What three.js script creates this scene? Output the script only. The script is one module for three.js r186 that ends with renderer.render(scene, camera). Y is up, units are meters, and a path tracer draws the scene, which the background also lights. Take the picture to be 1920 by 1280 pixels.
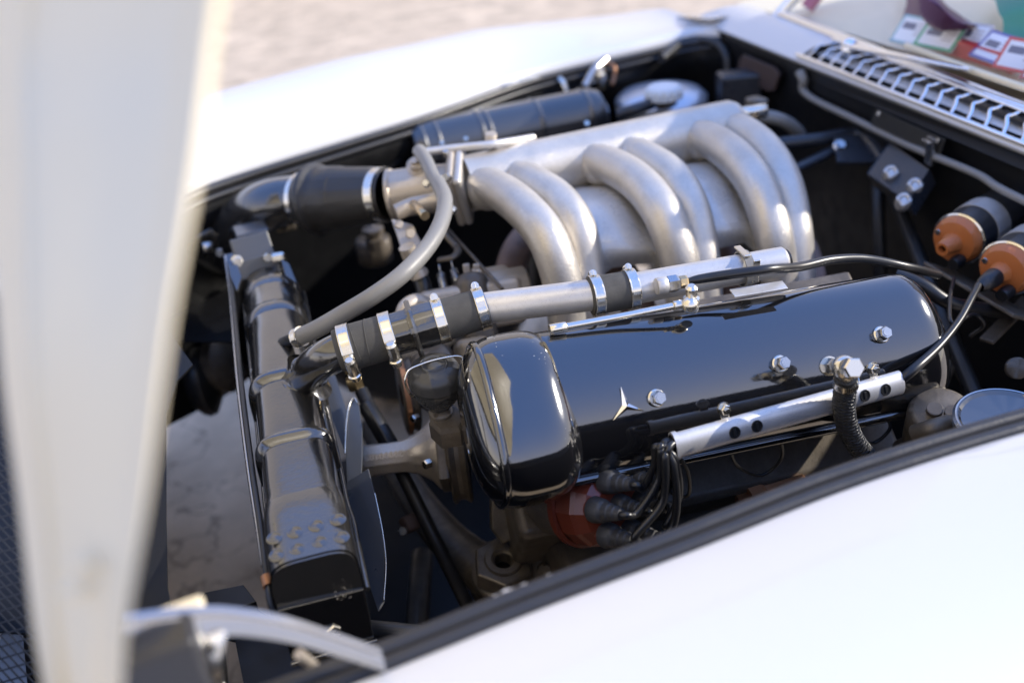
import * as THREE from 'three';
import { mergeGeometries, toCreasedNormals } from 'three/addons/utils/BufferGeometryUtils.js';
import { RoundedBoxGeometry } from 'three/addons/geometries/RoundedBoxGeometry.js';
import { ImprovedNoise } from 'three/addons/math/ImprovedNoise.js';
import { FontLoader } from 'three/addons/loaders/FontLoader.js';
import { TextGeometry } from 'three/addons/geometries/TextGeometry.js';

// ---------- camera, sky, sun, exposure (x = rear of the car, y = up, z = left side of the car, metres)
const scene = new THREE.Scene();
const camera = new THREE.PerspectiveCamera(39.1463, 1.5, 0.05, 400);
camera.position.set(0.00000, 1.40000, 0.80000);
camera.up.set(0.22693, 0.86729, -0.44306);
camera.lookAt(0.22571, 0.91062, -0.04235);
camera.focus = 1.10;
camera.userData.fStop = 2.2;
const renderer = new THREE.WebGLRenderer({ antialias: true });
renderer.toneMapping = THREE.LinearToneMapping;
renderer.toneMappingExposure = 1.52;
renderer.shadowMap.enabled = true;
const SUN = new THREE.Vector3(0.86, 0.44, 0.15).normalize();
{
  const w = 512, h = 256, d = new Float32Array(w * h * 4);
  for (let j = 0; j < h; j++) for (let i = 0; i < w; i++) {
    const el = ((j + 0.5) / h - 0.5) * Math.PI, s = Math.max(0, Math.sin(el)), k = Math.pow(1 - s, 2.0);
    const o = (j * w + i) * 4, g = el < 0 ? 0.55 : 1;
    d[o] = (0.24 + 0.98 * k) * g; d[o + 1] = (0.45 + 0.66 * k) * g; d[o + 2] = (1.08 - 0.12 * k) * g; d[o + 3] = 1;
  }
  const t = new THREE.DataTexture(d, w, h, THREE.RGBAFormat, THREE.FloatType);
  t.mapping = THREE.EquirectangularReflectionMapping; t.magFilter = THREE.LinearFilter; t.minFilter = THREE.LinearFilter; t.needsUpdate = true;
  scene.background = t; scene.environment = t; scene.backgroundIntensity = 1; scene.environmentIntensity = 1;
}
const sun = new THREE.DirectionalLight(new THREE.Color(1, 0.93, 0.82), 4.1);
sun.position.copy(SUN).multiplyScalar(6); sun.castShadow = true; sun.shadow.mapSize.set(2048, 2048);
Object.assign(sun.shadow.camera, { left: -3, right: 3, top: 3, bottom: -3, near: 0.5, far: 14 });
scene.add(sun);

// ---------- procedural textures
let seed = 7;
const rnd = () => { seed = (seed * 1664525 + 1013904223) >>> 0; return seed / 4294967296; };
const IN = new ImprovedNoise();
function tileNoise(u, v, f, z) {            // tileable value of Perlin noise blended over the seam
  const a = u * f, b = v * f, n = (x, y) => IN.noise(x + 31.7, y + 12.3, z);
  return (n(a, b) * (1 - u) + n(a - f, b) * u) * (1 - v) + (n(a, b - f) * (1 - u) + n(a - f, b - f) * u) * v;
}
function tex(N, fn, metres, srgb) {
  const d = new Uint8Array(N * N * 4);
  for (let j = 0; j < N; j++) for (let i = 0; i < N; i++) {
    const c = fn(i / N, j / N, i, j), o = (j * N + i) * 4;
    for (let k = 0; k < 3; k++) d[o + k] = Math.max(0, Math.min(255, 255 * (Array.isArray(c) ? c[k] : c)));
    d[o + 3] = 255;
  }
  const t = new THREE.DataTexture(d, N, N);
  t.wrapS = t.wrapT = THREE.RepeatWrapping; t.magFilter = THREE.LinearFilter; t.minFilter = THREE.LinearMipmapLinearFilter; t.generateMipmaps = true;
  if (srgb) t.colorSpace = THREE.SRGBColorSpace;
  t.repeat.set(1 / metres, 1 / metres); t.needsUpdate = true; return t;
}
const again = (t, metres) => { const c = t.clone(); c.repeat.set(1 / metres, 1 / metres); c.needsUpdate = true; return c; };
const fbm = (u, v, f, z, oct = 4) => { let s = 0, a = 0.5; for (let k = 0; k < oct; k++) { s += a * tileNoise(u, v, f, z + k * 7.1); f *= 2; a *= 0.55; } return s; };
const tGrain = tex(512, (u, v) => 0.5 + 0.5 * fbm(u, v, 70, 1.5, 3) + 0.12 * (rnd() - 0.5), 0.12);
const tRough = tex(512, (u, v) => { const m = fbm(u, v, 6, 4.2, 5); return 0.72 + 0.45 * m + 0.1 * fbm(u, v, 60, 9, 2); }, 0.2);
const tSpeck = tex(512, (u, v) => 0.9 + 0.1 * rnd(), 0.1);
for (let k = 0; k < 260; k++) {              // dust specks and fine scratches in the gloss of black paint
  const d = tSpeck.image.data, x = rnd() * 512, y = rnd() * 512, a = rnd() * 6.28, L = rnd() < 0.8 ? 1 + rnd() * 2 : 10 + rnd() * 40, b = 255;
  for (let s = 0; s < L; s += 0.5) { const o = ((((y + Math.sin(a) * s) | 0) & 511) * 512 + (((x + Math.cos(a) * s) | 0) & 511)) * 4; d[o] = d[o + 1] = d[o + 2] = b; }
}
const mott = (c, amt, f, z, N = 512, metres = 0.3, spots = 0) => tex(N, (u, v) => { const m = 1 + amt * (fbm(u, v, f, z, 5) + 0.35 * fbm(u, v, f * 9, z + 3, 2)) * 2 - (rnd() < spots ? 0.35 * rnd() : 0); return c.map((x) => x * m); }, metres, true);
const cAlu = mott([0.80, 0.79, 0.775], 0.075, 5, 2.2, 512, 0.22, 0.02);
const cIron = mott([0.40, 0.375, 0.34], 0.22, 7, 5.1, 512, 0.18, 0.05);
const cRubber = mott([0.20, 0.20, 0.20], 0.16, 8, 8.4, 512, 0.12, 0.03);
const cGround = tex(1024, (u, v) => {
  const m = 1 + 0.20 * fbm(u, v, 12, 3.3, 6) * 2 + 0.10 * (rnd() - 0.5);
  const r1 = Math.abs(fbm(u, v, 5, 11.7, 5)), r2 = Math.abs(fbm(u, v, 8, 17.2, 5)), cr = Math.min(1, Math.min(r1, r2 * 1.4) / 0.012);
  const k = m * (0.76 + 0.24 * cr);
  return [0.765 * k, 0.69 * k, 0.59 * k];
}, 2.2, true);

// ---------- materials
const std = (o) => new THREE.MeshPhysicalMaterial({ side: THREE.DoubleSide, ...o });
const rgb = (r, g, b) => new THREE.Color().setRGB(r, g, b);
const M = {
  white: std({ color: rgb(0.57, 0.57, 0.575), roughness: 0.42, clearcoat: 1, clearcoatRoughness: 0.05 }),
  cream: std({ color: rgb(0.74, 0.65, 0.46), roughness: 0.6, roughnessMap: tRough, clearcoat: 0.15, clearcoatRoughness: 0.5 }),
  gloss: std({ color: rgb(0.006, 0.006, 0.007), roughness: 0.1, roughnessMap: tSpeck, ior: 1.95, clearcoat: 1, clearcoatRoughness: 0.02, bumpMap: again(tRough, 0.14), bumpScale: 0.00022 }),
  satin: std({ color: rgb(0.020, 0.019, 0.018), ior: 1.85, roughness: 0.28, roughnessMap: tRough, bumpMap: again(tGrain, 0.3), bumpScale: 0.0004, clearcoat: 0.8, clearcoatRoughness: 0.14 }),
  canister: std({ color: rgb(0.014, 0.015, 0.018), ior: 1.8, roughness: 0.35, clearcoat: 0.8, clearcoatRoughness: 0.18 }),
  black: std({ color: rgb(0.014, 0.014, 0.015), roughness: 0.62, roughnessMap: tRough }),
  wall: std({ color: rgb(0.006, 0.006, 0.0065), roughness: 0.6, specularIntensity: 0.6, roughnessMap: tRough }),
  rubber: std({ map: cRubber, color: rgb(1.7, 1.65, 1.55), roughness: 0.75, bumpMap: tGrain, bumpScale: 0.0003 }),
  seal: std({ color: rgb(0.022, 0.021, 0.022), roughness: 0.5, roughnessMap: tRough, bumpMap: tGrain, bumpScale: 0.0003 }),
  hoseGrey: std({ color: rgb(0.20, 0.195, 0.185), roughness: 0.6, roughnessMap: tRough, bumpMap: tGrain, bumpScale: 0.00035 }),
  bellow: std({ color: rgb(0.028, 0.026, 0.024), roughness: 0.55, roughnessMap: tRough }),
  wire: std({ color: rgb(0.012, 0.012, 0.013), roughness: 0.33, specularIntensity: 1 }),
  cast: std({ map: cAlu, color: rgb(0.93, 0.89, 0.83), metalness: 0.6, roughness: 0.52, roughnessMap: tRough, bumpMap: tGrain, bumpScale: 0.0009 }),
  castWarm: std({ map: cAlu, color: rgb(0.78, 0.70, 0.60), metalness: 0.45, roughness: 0.6, roughnessMap: tRough, bumpMap: tGrain, bumpScale: 0.0006 }),
  sheet: std({ map: cAlu, color: rgb(1, 1, 1), metalness: 0.15, roughness: 0.4, roughnessMap: tRough }),
  pipe: std({ map: cAlu, color: rgb(0.95, 0.95, 0.96), metalness: 0.6, roughness: 0.4 }),
  chrome: std({ color: rgb(0.82, 0.83, 0.85), metalness: 1, roughness: 0.1 }),
  zinc: std({ color: rgb(0.72, 0.68, 0.60), metalness: 1, roughness: 0.36, roughnessMap: tRough }),
  bolt: std({ color: rgb(0.45, 0.45, 0.45), metalness: 1, roughness: 0.35, roughnessMap: tRough }),
  brass: std({ color: rgb(0.55, 0.42, 0.24), metalness: 1, roughness: 0.4, roughnessMap: tRough }),
  copper: std({ color: rgb(0.36, 0.17, 0.08), metalness: 0.6, roughness: 0.55, roughnessMap: tRough }),
  iron: std({ map: cIron, color: rgb(1.0, 0.95, 0.88), metalness: 0.35, roughness: 0.62, roughnessMap: tRough, bumpMap: tGrain, bumpScale: 0.0003 }),
  dark: std({ map: cIron, color: rgb(0.8, 0.75, 0.7), metalness: 0.2, roughness: 0.65, roughnessMap: tRough, bumpMap: tGrain, bumpScale: 0.0003 }),
  mauve: std({ map: cIron, color: rgb(1.6, 1.25, 1.25), metalness: 0.25, roughness: 0.6, bumpMap: tGrain, bumpScale: 0.0006 }),
  boot: std({ color: rgb(0.045, 0.045, 0.047), roughness: 0.5 }),
  capRubber: std({ color: rgb(0.05, 0.049, 0.047), roughness: 0.42, roughnessMap: tRough }),
  bakelite: std({ color: rgb(0.16, 0.034, 0.017), roughness: 0.32, clearcoat: 0.3, clearcoatRoughness: 0.2 }),
  orange: std({ color: rgb(0.42, 0.13, 0.035), roughness: 0.5, roughnessMap: tRough }),
  brown: std({ color: rgb(0.05, 0.03, 0.025), roughness: 0.7 }),
  blueblack: std({ color: rgb(0.02, 0.023, 0.03), roughness: 0.45, roughnessMap: tRough }),
  ground: std({ map: cGround, roughness: 0.95, bumpMap: again(tGrain, 0.4), bumpScale: 0.002 }),
  glass: std({ color: rgb(1, 1, 1), transmission: 1, thickness: 0, roughness: 0, ior: 1.5 }),
};

// ---------- geometry helpers
const V = (a) => new THREE.Vector3(a[0], a[1], a[2]);
const lerp = (a, b, t) => a + (b - a) * t;
const off = (a, x, y, z) => [a[0] + x, a[1] + y, a[2] + z];
const mid = (a, b, t) => a.map((x, i) => lerp(x, b[i], t));
const X = new THREE.Vector3(1, 0, 0), Y = new THREE.Vector3(0, 1, 0);
const used = {};
const numbered = (n) => { const k = used[n] = (used[n] ?? -1) + 1; return k ? n + '_' + String(k).padStart(3, '0') : n; };
function metreUV(g) {                        // uv in metres, each triangle on the plane that it faces most
  g = g.index ? g.toNonIndexed() : g;
  const p = g.attributes.position, uv = new Float32Array(p.count * 2), a = new THREE.Vector3(), b = new THREE.Vector3(), c = new THREE.Vector3();
  for (let i = 0; i < p.count; i += 3) {
    a.fromBufferAttribute(p, i); b.fromBufferAttribute(p, i + 1); c.fromBufferAttribute(p, i + 2);
    const n = b.clone().sub(a).cross(c.clone().sub(a)), x = Math.abs(n.x), y = Math.abs(n.y), z = Math.abs(n.z);
    [a, b, c].forEach((q, k) => { const o = (i + k) * 2; if (y >= x && y >= z) { uv[o] = q.x; uv[o + 1] = q.z; } else if (x >= z) { uv[o] = q.z; uv[o + 1] = q.y; } else { uv[o] = q.x; uv[o + 1] = q.y; } });
  }
  g.setAttribute('uv', new THREE.BufferAttribute(uv, 2));
  for (const k of Object.keys(g.attributes)) if (!['position', 'normal', 'uv'].includes(k)) g.deleteAttribute(k);
  return g;
}
function thing(name, label, category, base, group) {
  const o = new THREE.Group(); o.name = numbered(name); o.position.set(...base); scene.add(o);
  o.userData = { label, category }; if (group) o.userData.group = group;
  return o;
}
function part(o, name, geos, mat, label) {   // geometries are in world metres; the mesh sits in its thing's frame
  if (o.carPart) {
    if (!o.mesh) return o.mesh = part(car, o.name, geos, mat, o.label);
    o = o.mesh;
  }
  if (o.parent?.parent?.parent === scene) o = o.parent;
  geos = (Array.isArray(geos) ? geos : [geos]).map(metreUV);
  const g = geos.length > 1 ? mergeGeometries(geos) : geos[0];
  let root = o; while (root.parent !== scene) root = root.parent;
  g.translate(-root.position.x, -root.position.y, -root.position.z);
  const m = new THREE.Mesh(g, mat); m.name = name; m.castShadow = m.receiveShadow = true;
  if (label) m.userData.label = label;
  o.add(m); return m;
}
// the car's own shell: each piece is a part of the car, what is fixed to it a sub-part
const car = thing('classic_car', 'white classic car with its bonnet raised over the open engine bay', 'car', [0.4, 0, -0.5]);
const carPart = (name, label) => ({ carPart: true, name, label, mesh: null });
function solo(name, geos, mat, label, category, group) {   // a thing that is one mesh
  geos = (Array.isArray(geos) ? geos : [geos]).map(metreUV);
  const g = geos.length > 1 ? mergeGeometries(geos) : geos[0];
  g.computeBoundingBox(); const c = g.boundingBox.getCenter(new THREE.Vector3()); c.y = g.boundingBox.min.y;
  g.translate(-c.x, -c.y, -c.z);
  const m = new THREE.Mesh(g, mat); m.name = numbered(name); m.position.copy(c); m.castShadow = m.receiveShadow = true;
  m.userData = { label, category }; if (group) m.userData.group = group;
  scene.add(m); return m;
}
function struct(name, geos, mat) { const m = solo(name, geos, mat); m.userData = { kind: 'structure' }; return m; }
function grid(rows, closeU = false) {        // rows of points -> smooth surface
  const n = rows.length, m = rows[0].length, p = [], ix = [];
  for (const r of rows) for (const q of r) p.push(q[0], q[1], q[2]);
  for (let i = 0; i < n - 1; i++) for (let j = 0; j < (closeU ? m : m - 1); j++) {
    const a = i * m + j, b = i * m + (j + 1) % m, c = a + m, d = i * m + m + (j + 1) % m;
    ix.push(a, b, c, b, d, c);
  }
  const g = new THREE.BufferGeometry(); g.setAttribute('position', new THREE.Float32BufferAttribute(p, 3)); g.setIndex(ix); g.computeVertexNormals(); return g;
}
function spline(pts, n, type = 'centripetal') { return new THREE.CatmullRomCurve3(pts.map(V), false, type).getPoints(n); }
// a swept tube: radius a number or list along its length, flat = height factor across `up`
function tube(pts, r, { n = 0, m = 16, straight = false, caps = true, flat = 1, up = null, bulge = null } = {}) {
  let c = straight ? pts.map(V) : spline(pts, n || Math.max(10, pts.length * 10));
  if (straight && c.length === 2) c = [c[0], c[0].clone().lerp(c[1], 0.5), c[1]];
  const N = c.length, rows = [];
  let nrm = up ? V(up) : null, prev = null;
  for (let i = 0; i < N; i++) {
    const t = c[Math.min(N - 1, i + 1)].clone().sub(c[Math.max(0, i - 1)]).normalize();
    if (!nrm) { nrm = Math.abs(t.y) < 0.9 ? Y.clone() : X.clone(); }
    nrm = nrm.clone().addScaledVector(t, -nrm.dot(t)).normalize();
    const bin = t.clone().cross(nrm), f = i / (N - 1);
    let rr = r; if (Array.isArray(r)) { const q = f * (r.length - 1), k = Math.min(r.length - 2, Math.floor(q)); rr = lerp(r[k], r[k + 1], q - k); }
    if (bulge) rr *= bulge(f);
    const row = [];
    for (let j = 0; j < m; j++) { const a = j / m * Math.PI * 2; row.push(c[i].clone().addScaledVector(nrm, Math.cos(a) * rr * flat).addScaledVector(bin, Math.sin(a) * rr).toArray()); }
    rows.push(row); prev = t;
  }
  const g = grid(rows, true), out = [g.toNonIndexed()];
  if (caps) for (const [row, s] of [[rows[0], 1], [rows[N - 1], -1]]) {
    const ctr = [0, 1, 2].map((k) => row.reduce((x, q) => x + q[k], 0) / m), p = [];
    for (let j = 0; j < m; j++) { const a = row[j], b = row[(j + 1) % m]; p.push(...ctr, ...(s > 0 ? b : a), ...(s > 0 ? a : b)); }
    const q = new THREE.BufferGeometry(); q.setAttribute('position', new THREE.Float32BufferAttribute(p, 3)); q.computeVertexNormals(); out.push(q);
  }
  return mergeGeometries(out.map((q) => { for (const k of Object.keys(q.attributes)) if (!['position', 'normal'].includes(k)) q.deleteAttribute(k); return q; }));
}
const aim = (dir) => new THREE.Quaternion().setFromUnitVectors(Y, V(dir).normalize());
function place(g, at, dir = [0, 1, 0], spin = 0) {
  if (spin) g.rotateY(spin);
  g.applyQuaternion(aim(dir)); g.translate(...at); return g;
}
// turned solid: profile [[radius, height], ...] along dir from at; crease keeps sharp steps
function lathe(prof, at, dir = [0, 1, 0], seg = 36, crease = 0.7, spin = 0) {
  let g = new THREE.LatheGeometry(prof.map((q) => new THREE.Vector2(Math.max(q[0], 1e-5), q[1])), seg);
  g = toCreasedNormals(g, crease);
  return place(g, at, dir, spin);
}
const cyl = (r, h, at, dir, seg = 28, ch = 0.12) => { const c = Math.min(r, h) * ch; return lathe([[0, 0], [r - c, 0], [r, c], [r, h - c], [r - c, h], [0, h]], at, dir, seg, 0.9); };
const between = (a, b, r, seg = 20) => { const d = V(b).sub(V(a)); return cyl(r, d.length(), a, d.toArray(), seg, 0.1); };
function hex(r, h, at, dir, spin = 0) {      // hexagon head: a chamfered six-sided prism
  const g = new THREE.CylinderGeometry(r, r, h * 0.8, 6, 1).toNonIndexed(); g.translate(0, h * 0.4, 0); g.computeVertexNormals();
  const t = new THREE.CylinderGeometry(r * 0.86, r, h * 0.2, 6, 1).toNonIndexed(); t.translate(0, h * 0.9, 0); t.computeVertexNormals();
  return place(mergeGeometries([g, t]), at, dir, spin);
}
function ball(r, at, s = [1, 1, 1], seg = 24) { const g = new THREE.SphereGeometry(r, seg, seg * 0.7 | 0); g.scale(...s); g.translate(...at); return g; }
// box with rounded edges, its axes turned so that its x goes along ax and its y along ay
function rbox(size, at, r = 0.003, ax = [1, 0, 0], ay = [0, 1, 0], seg = 3) {
  const g = new RoundedBoxGeometry(size[0], size[1], size[2], seg, Math.min(r, ...size.map((s) => s * 0.49)));
  const x = V(ax).normalize(), z = x.clone().cross(V(ay)).normalize(), y = z.clone().cross(x);
  g.applyMatrix4(new THREE.Matrix4().makeBasis(x, y, z)); g.translate(...at); return g;
}
// flat bar from a to b, w across, t thick along nrm
function bar(a, b, w, t, nrm = [0, 1, 0], r = 0.002) { const d = V(b).sub(V(a)); return rbox([d.length(), t, w], mid(a, b, 0.5), r, d.toArray(), nrm); }
// plate: outline of points in space (nearly flat) given thickness t along its normal
function plate(pts, t, bevel = 0) {
  const p = pts.map(V), n = new THREE.Vector3();
  for (let i = 0; i < p.length; i++) { const a = p[i], b = p[(i + 1) % p.length]; n.x += (a.y - b.y) * (a.z + b.z); n.y += (a.z - b.z) * (a.x + b.x); n.z += (a.x - b.x) * (a.y + b.y); }
  n.normalize(); const x = p[1].clone().sub(p[0]); x.addScaledVector(n, -x.dot(n)).normalize(); const y = n.clone().cross(x);
  const sh = new THREE.Shape(p.map((q) => { const d = q.clone().sub(p[0]); return new THREE.Vector2(d.dot(x), d.dot(y)); }));
  const g = new THREE.ExtrudeGeometry(sh, { depth: t, bevelEnabled: bevel > 0, bevelThickness: bevel, bevelSize: bevel, bevelSegments: 2 });
  g.applyMatrix4(new THREE.Matrix4().makeBasis(x, y, n).setPosition(p[0].x, p[0].y, p[0].z)); return g;
}
// closed profile swept straight from a to b: prof [[u, v]] on axes ux, vy, smooth, ends closed and rounded
function extrudeSmooth(prof, a, b, ux, vy, ends = [1, 1], n = 20, scaleAt = null) {
  const U = V(ux), W = V(vy), A = V(a), B = V(b), rows = [], sm = new THREE.CatmullRomCurve3(prof.map((q) => new THREE.Vector3(q[0], q[1], 0)), true, 'centripetal').getPoints(84).slice(0, 84);
  const c = sm.reduce((s, q) => s.add(q), new THREE.Vector3()).multiplyScalar(1 / sm.length);
  for (let i = 0; i <= n; i++) {
    const f = i / n, s = scaleAt ? scaleAt(f) : 1;
    rows.push(sm.map((q) => { const u = c.x + (q.x - c.x) * s, v = c.y + (q.y - c.y) * s; return A.clone().lerp(B, f).addScaledVector(U, u).addScaledVector(W, v).toArray(); }));
  }
  return grid(rows, true);
}
// worm-drive hose clamp: band, housing with screw; axis dir at point, screw on the side `side`
function clamp(o, at, dir, r, w, side, band = M.zinc, screw = true, k = 1) {
  const c = part(o, 'hose_clamp', lathe([[r, -w / 2], [r + 0.0016, -w / 2], [r + 0.0019, -w / 2 + 0.0008], [r + 0.0016, -w / 2 + 0.0016], [r + 0.0016, w / 2 - 0.0016], [r + 0.0019, w / 2 - 0.0008], [r + 0.0016, w / 2], [r, w / 2], [r, -w / 2]], at, dir, 48, 0.5), band);
  if (!screw) return c;
  const d = V(dir).normalize(), s = V(side); s.addScaledVector(d, -s.dot(d)).normalize(); const t = d.clone().cross(s);
  const p = V(at).addScaledVector(s, r + 0.004 * k);
  const L = p.clone().addScaledVector(t, -0.006 * k).toArray();
  part(c, 'clamp_screw', [lathe([[0, -0.009 * k], [0.003 * k, -0.009 * k], [0.0042 * k, -0.007 * k], [0.0042 * k, 0.006 * k], [0.0052 * k, 0.007 * k], [0.0052 * k, 0.0085 * k], [0.0036 * k, 0.009 * k], [0.0036 * k, 0.0125 * k], [0, 0.0125 * k]], p.toArray(), t.toArray(), 16, 0.6),
    rbox([w * 0.95, 0.0035 * k, 0.012 * k], p.clone().addScaledVector(s, -0.0035 * k).toArray(), 0.001, dir, s.toArray()),
    rbox([0.0012 * k, 0.007 * k, 0.0012 * k], p.clone().addScaledVector(t, 0.0125 * k).toArray(), 0.0003, dir, s.toArray())], M.zinc);
  return c;
}

// ---------- ground and body shell
{ const g = new THREE.PlaneGeometry(160, 160, 1, 1); g.rotateX(-Math.PI / 2); struct('ground', g, M.ground); }
{ const b = thing('pale_building', 'long pale rendered building standing beyond the far side of the car', 'building', [-6, 0, -15]);
  part(b, 'wall', rbox([34, 11, 1], [-6, 5.5, -15], 0.05), M.render = std({ color: rgb(0.72, 0.66, 0.57), roughness: 0.9, roughnessMap: tRough }));
  part(b, 'roof_edge', rbox([34.4, 0.3, 1.6], [-6, 11.15, -15], 0.05), M.white); }
const sampleX = (pts, x) => { for (let i = 0; i < pts.length - 1; i++) if (x <= pts[i + 1][0] || i === pts.length - 2) { const t = (x - pts[i][0]) / (pts[i + 1][0] - pts[i][0]); return mid(pts[i], pts[i + 1], t); } };
// near fender: a crowned sheet that starts at the rubber-sealed edge of the engine opening
const nearRim = spline([[-0.42, 0.86, 0.30], [-0.16, 0.876, 0.318], [0.0026, 0.88, 0.3116], [0.1292, 0.88, 0.2976], [0.2656, 0.88, 0.2857], [0.3989, 0.88, 0.2716], [0.5009, 0.88, 0.267], [0.5946, 0.88, 0.2664], [0.7534, 0.88, 0.2716], [1.0426, 0.88, 0.299]], 90).map((q) => q.toArray());
{
  const prof = [[-0.002, -0.03], [-0.0035, -0.012], [0, 0], [0.006, 0.0035], [0.04, 0.012], [0.10, 0.02], [0.17, 0.018], [0.24, 0.0], [0.31, -0.04], [0.37, -0.11], [0.41, -0.2], [0.43, -0.33], [0.435, -0.5], [0.40, -0.66]];
  const t = carPart('near_fender', 'large white front fender along the bottom right, nearest the viewer');
  part(t, 'panel', grid(nearRim.map((r) => spline(prof.map((q) => [r[0], r[1] + q[1], r[2] + q[0]]), 40).map((q) => q.toArray()))), M.white);
  const lip = (dz, dy) => nearRim.map((r) => [r[0], r[1] + dy, r[2] + dz]);
  const s = part(t, 'rubber_seal', tube(lip(-0.009, -0.0035), 0.0068, { n: 120, m: 14 }), M.seal);
  part(s, 'seal_bead', tube(lip(-0.0215, -0.001), 0.0066, { n: 120, m: 14 }), M.seal);
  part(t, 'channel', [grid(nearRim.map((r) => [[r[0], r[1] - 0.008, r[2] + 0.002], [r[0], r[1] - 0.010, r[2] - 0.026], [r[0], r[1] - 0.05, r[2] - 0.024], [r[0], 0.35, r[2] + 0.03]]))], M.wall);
  // chipped white paint on the seal channel
  const chips = [];
  for (const [px, s2] of [[0.10, 1], [0.108, 1.5], [0.117, 2.2], [0.124, 1.3], [0.131, 1.6], [0.14, 0.9], [0.152, 1.4], [0.158, 0.8], [0.25, 0.9], [0.4, 0.8], [0.445, 0.7]]) { const r = sampleX(nearRim, px); chips.push(ball(0.0021 * s2, [r[0], r[1] + 0.0032, r[2] - 0.0245], [1.3, 0.35, 0.8], 10)); }
  part(t, 'paint_chip', chips, M.white, 'chips of white paint on the rubber edge');
}
// far fender
const farRim = spline([[-0.45, 0.86, -0.68], [-0.1399, 0.88, -0.8439], [-0.0678, 0.88, -0.9033], [0.357, 0.88, -1.0829], [0.6584, 0.88, -1.2342], [0.9065, 0.884, -1.2743], [1.077, 0.888, -1.2899], [1.1166, 0.896, -1.2425]], 90).map((q) => q.toArray());
{
  const crown = [[-0.5, 0.08], [-0.1, 0.085], [0.26, 0.088], [0.59, 0.066], [1.03, 0.012], [1.2, 0.0]];
  const archY = (x) => x > 0.75 ? -1 : x > 0.7 ? lerp(-0.18, -1, (x - 0.7) / 0.05) : -0.18;   // wheel opening
  const t = carPart('far_fender', 'long white front fender on the far side of the engine bay');
  part(t, 'panel', grid(farRim.map((r) => { const h = sampleX(crown, r[0])[1]; return spline([[0.004, -0.03], [0.006, -0.012], [0.001, 0], [-0.012, 0.006], [-0.06, h * 0.45], [-0.13, h * 0.9], [-0.20, h], [-0.29, h * 0.72], [-0.37, -0.02], [-0.43, -0.14], [-0.45, -0.3], [-0.44, -0.5], [-0.42, -0.78]].map((q) => [r[0], r[1] + Math.max(q[1], archY(r[0])), r[2] + q[0]]), 44).map((q) => q.toArray()); })), M.white);
  const s = part(t, 'rubber_seal', tube(farRim.map((r) => [r[0], r[1] - 0.020, r[2] + 0.018]), 0.008, { n: 120, m: 12 }), M.seal);
  part(s, 'seal_bead', tube(farRim.map((r) => [r[0], r[1] - 0.034, r[2] + 0.026]), 0.006, { n: 120, m: 12 }), M.seal);
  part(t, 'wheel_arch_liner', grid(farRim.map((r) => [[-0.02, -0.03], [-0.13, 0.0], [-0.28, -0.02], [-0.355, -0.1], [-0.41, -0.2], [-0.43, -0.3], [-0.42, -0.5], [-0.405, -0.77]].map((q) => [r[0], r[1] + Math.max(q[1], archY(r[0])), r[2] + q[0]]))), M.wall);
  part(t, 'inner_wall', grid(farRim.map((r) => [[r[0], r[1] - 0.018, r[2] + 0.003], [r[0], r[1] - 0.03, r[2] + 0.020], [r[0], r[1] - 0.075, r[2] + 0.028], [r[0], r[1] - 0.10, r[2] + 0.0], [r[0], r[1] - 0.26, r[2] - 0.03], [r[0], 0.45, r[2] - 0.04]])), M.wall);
  part(t, 'lamp_shroud', grid([[[0.0792, 0.73, -0.98], [0.2598, 0.785, -1], [0.3712, 0.8288, -1.08]], [[0.0872, 0.7219, -1.06], [0.2309, 0.7912, -1.07], [0.3538, 0.8382, -1.12]], [[0.1197, 0.7242, -1.1], [0.2136, 0.7681, -1.12], [0.3519, 0.8333, -1.14]]]), M.black);
}
{
  const t = carPart('car_door', 'white door on the far side of the car, behind the fender');
  part(t, 'panel', grid([1.1, 1.5, 2.0, 2.6, 3.2].map((x) => [[x, 0.92, -1.25], [x, 0.90, -1.42], [x, 0.82, -1.56], [x, 0.6, -1.66], [x, 0.1, -1.62]])), M.white);
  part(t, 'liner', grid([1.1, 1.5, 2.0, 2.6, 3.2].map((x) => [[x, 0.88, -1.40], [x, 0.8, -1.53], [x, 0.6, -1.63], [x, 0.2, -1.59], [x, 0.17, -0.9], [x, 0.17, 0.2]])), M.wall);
  const w = carPart('front_wheel', 'front wheel under the far fender');
  part(w, 'tyre', lathe([[0.2, -0.08], [0.30, -0.085], [0.325, -0.06], [0.33, 0], [0.325, 0.06], [0.30, 0.085], [0.2, 0.08]], [0.35, 0.33, -1.47], [0, 0, 1], 48), M.seal);
  part(w, 'rim', lathe([[0, 0.02], [0.1, 0.03], [0.2, 0.05], [0.2, -0.05], [0, -0.05]], [0.35, 0.33, -1.47], [0, 0, 1], 40), M.bolt);
}
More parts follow.
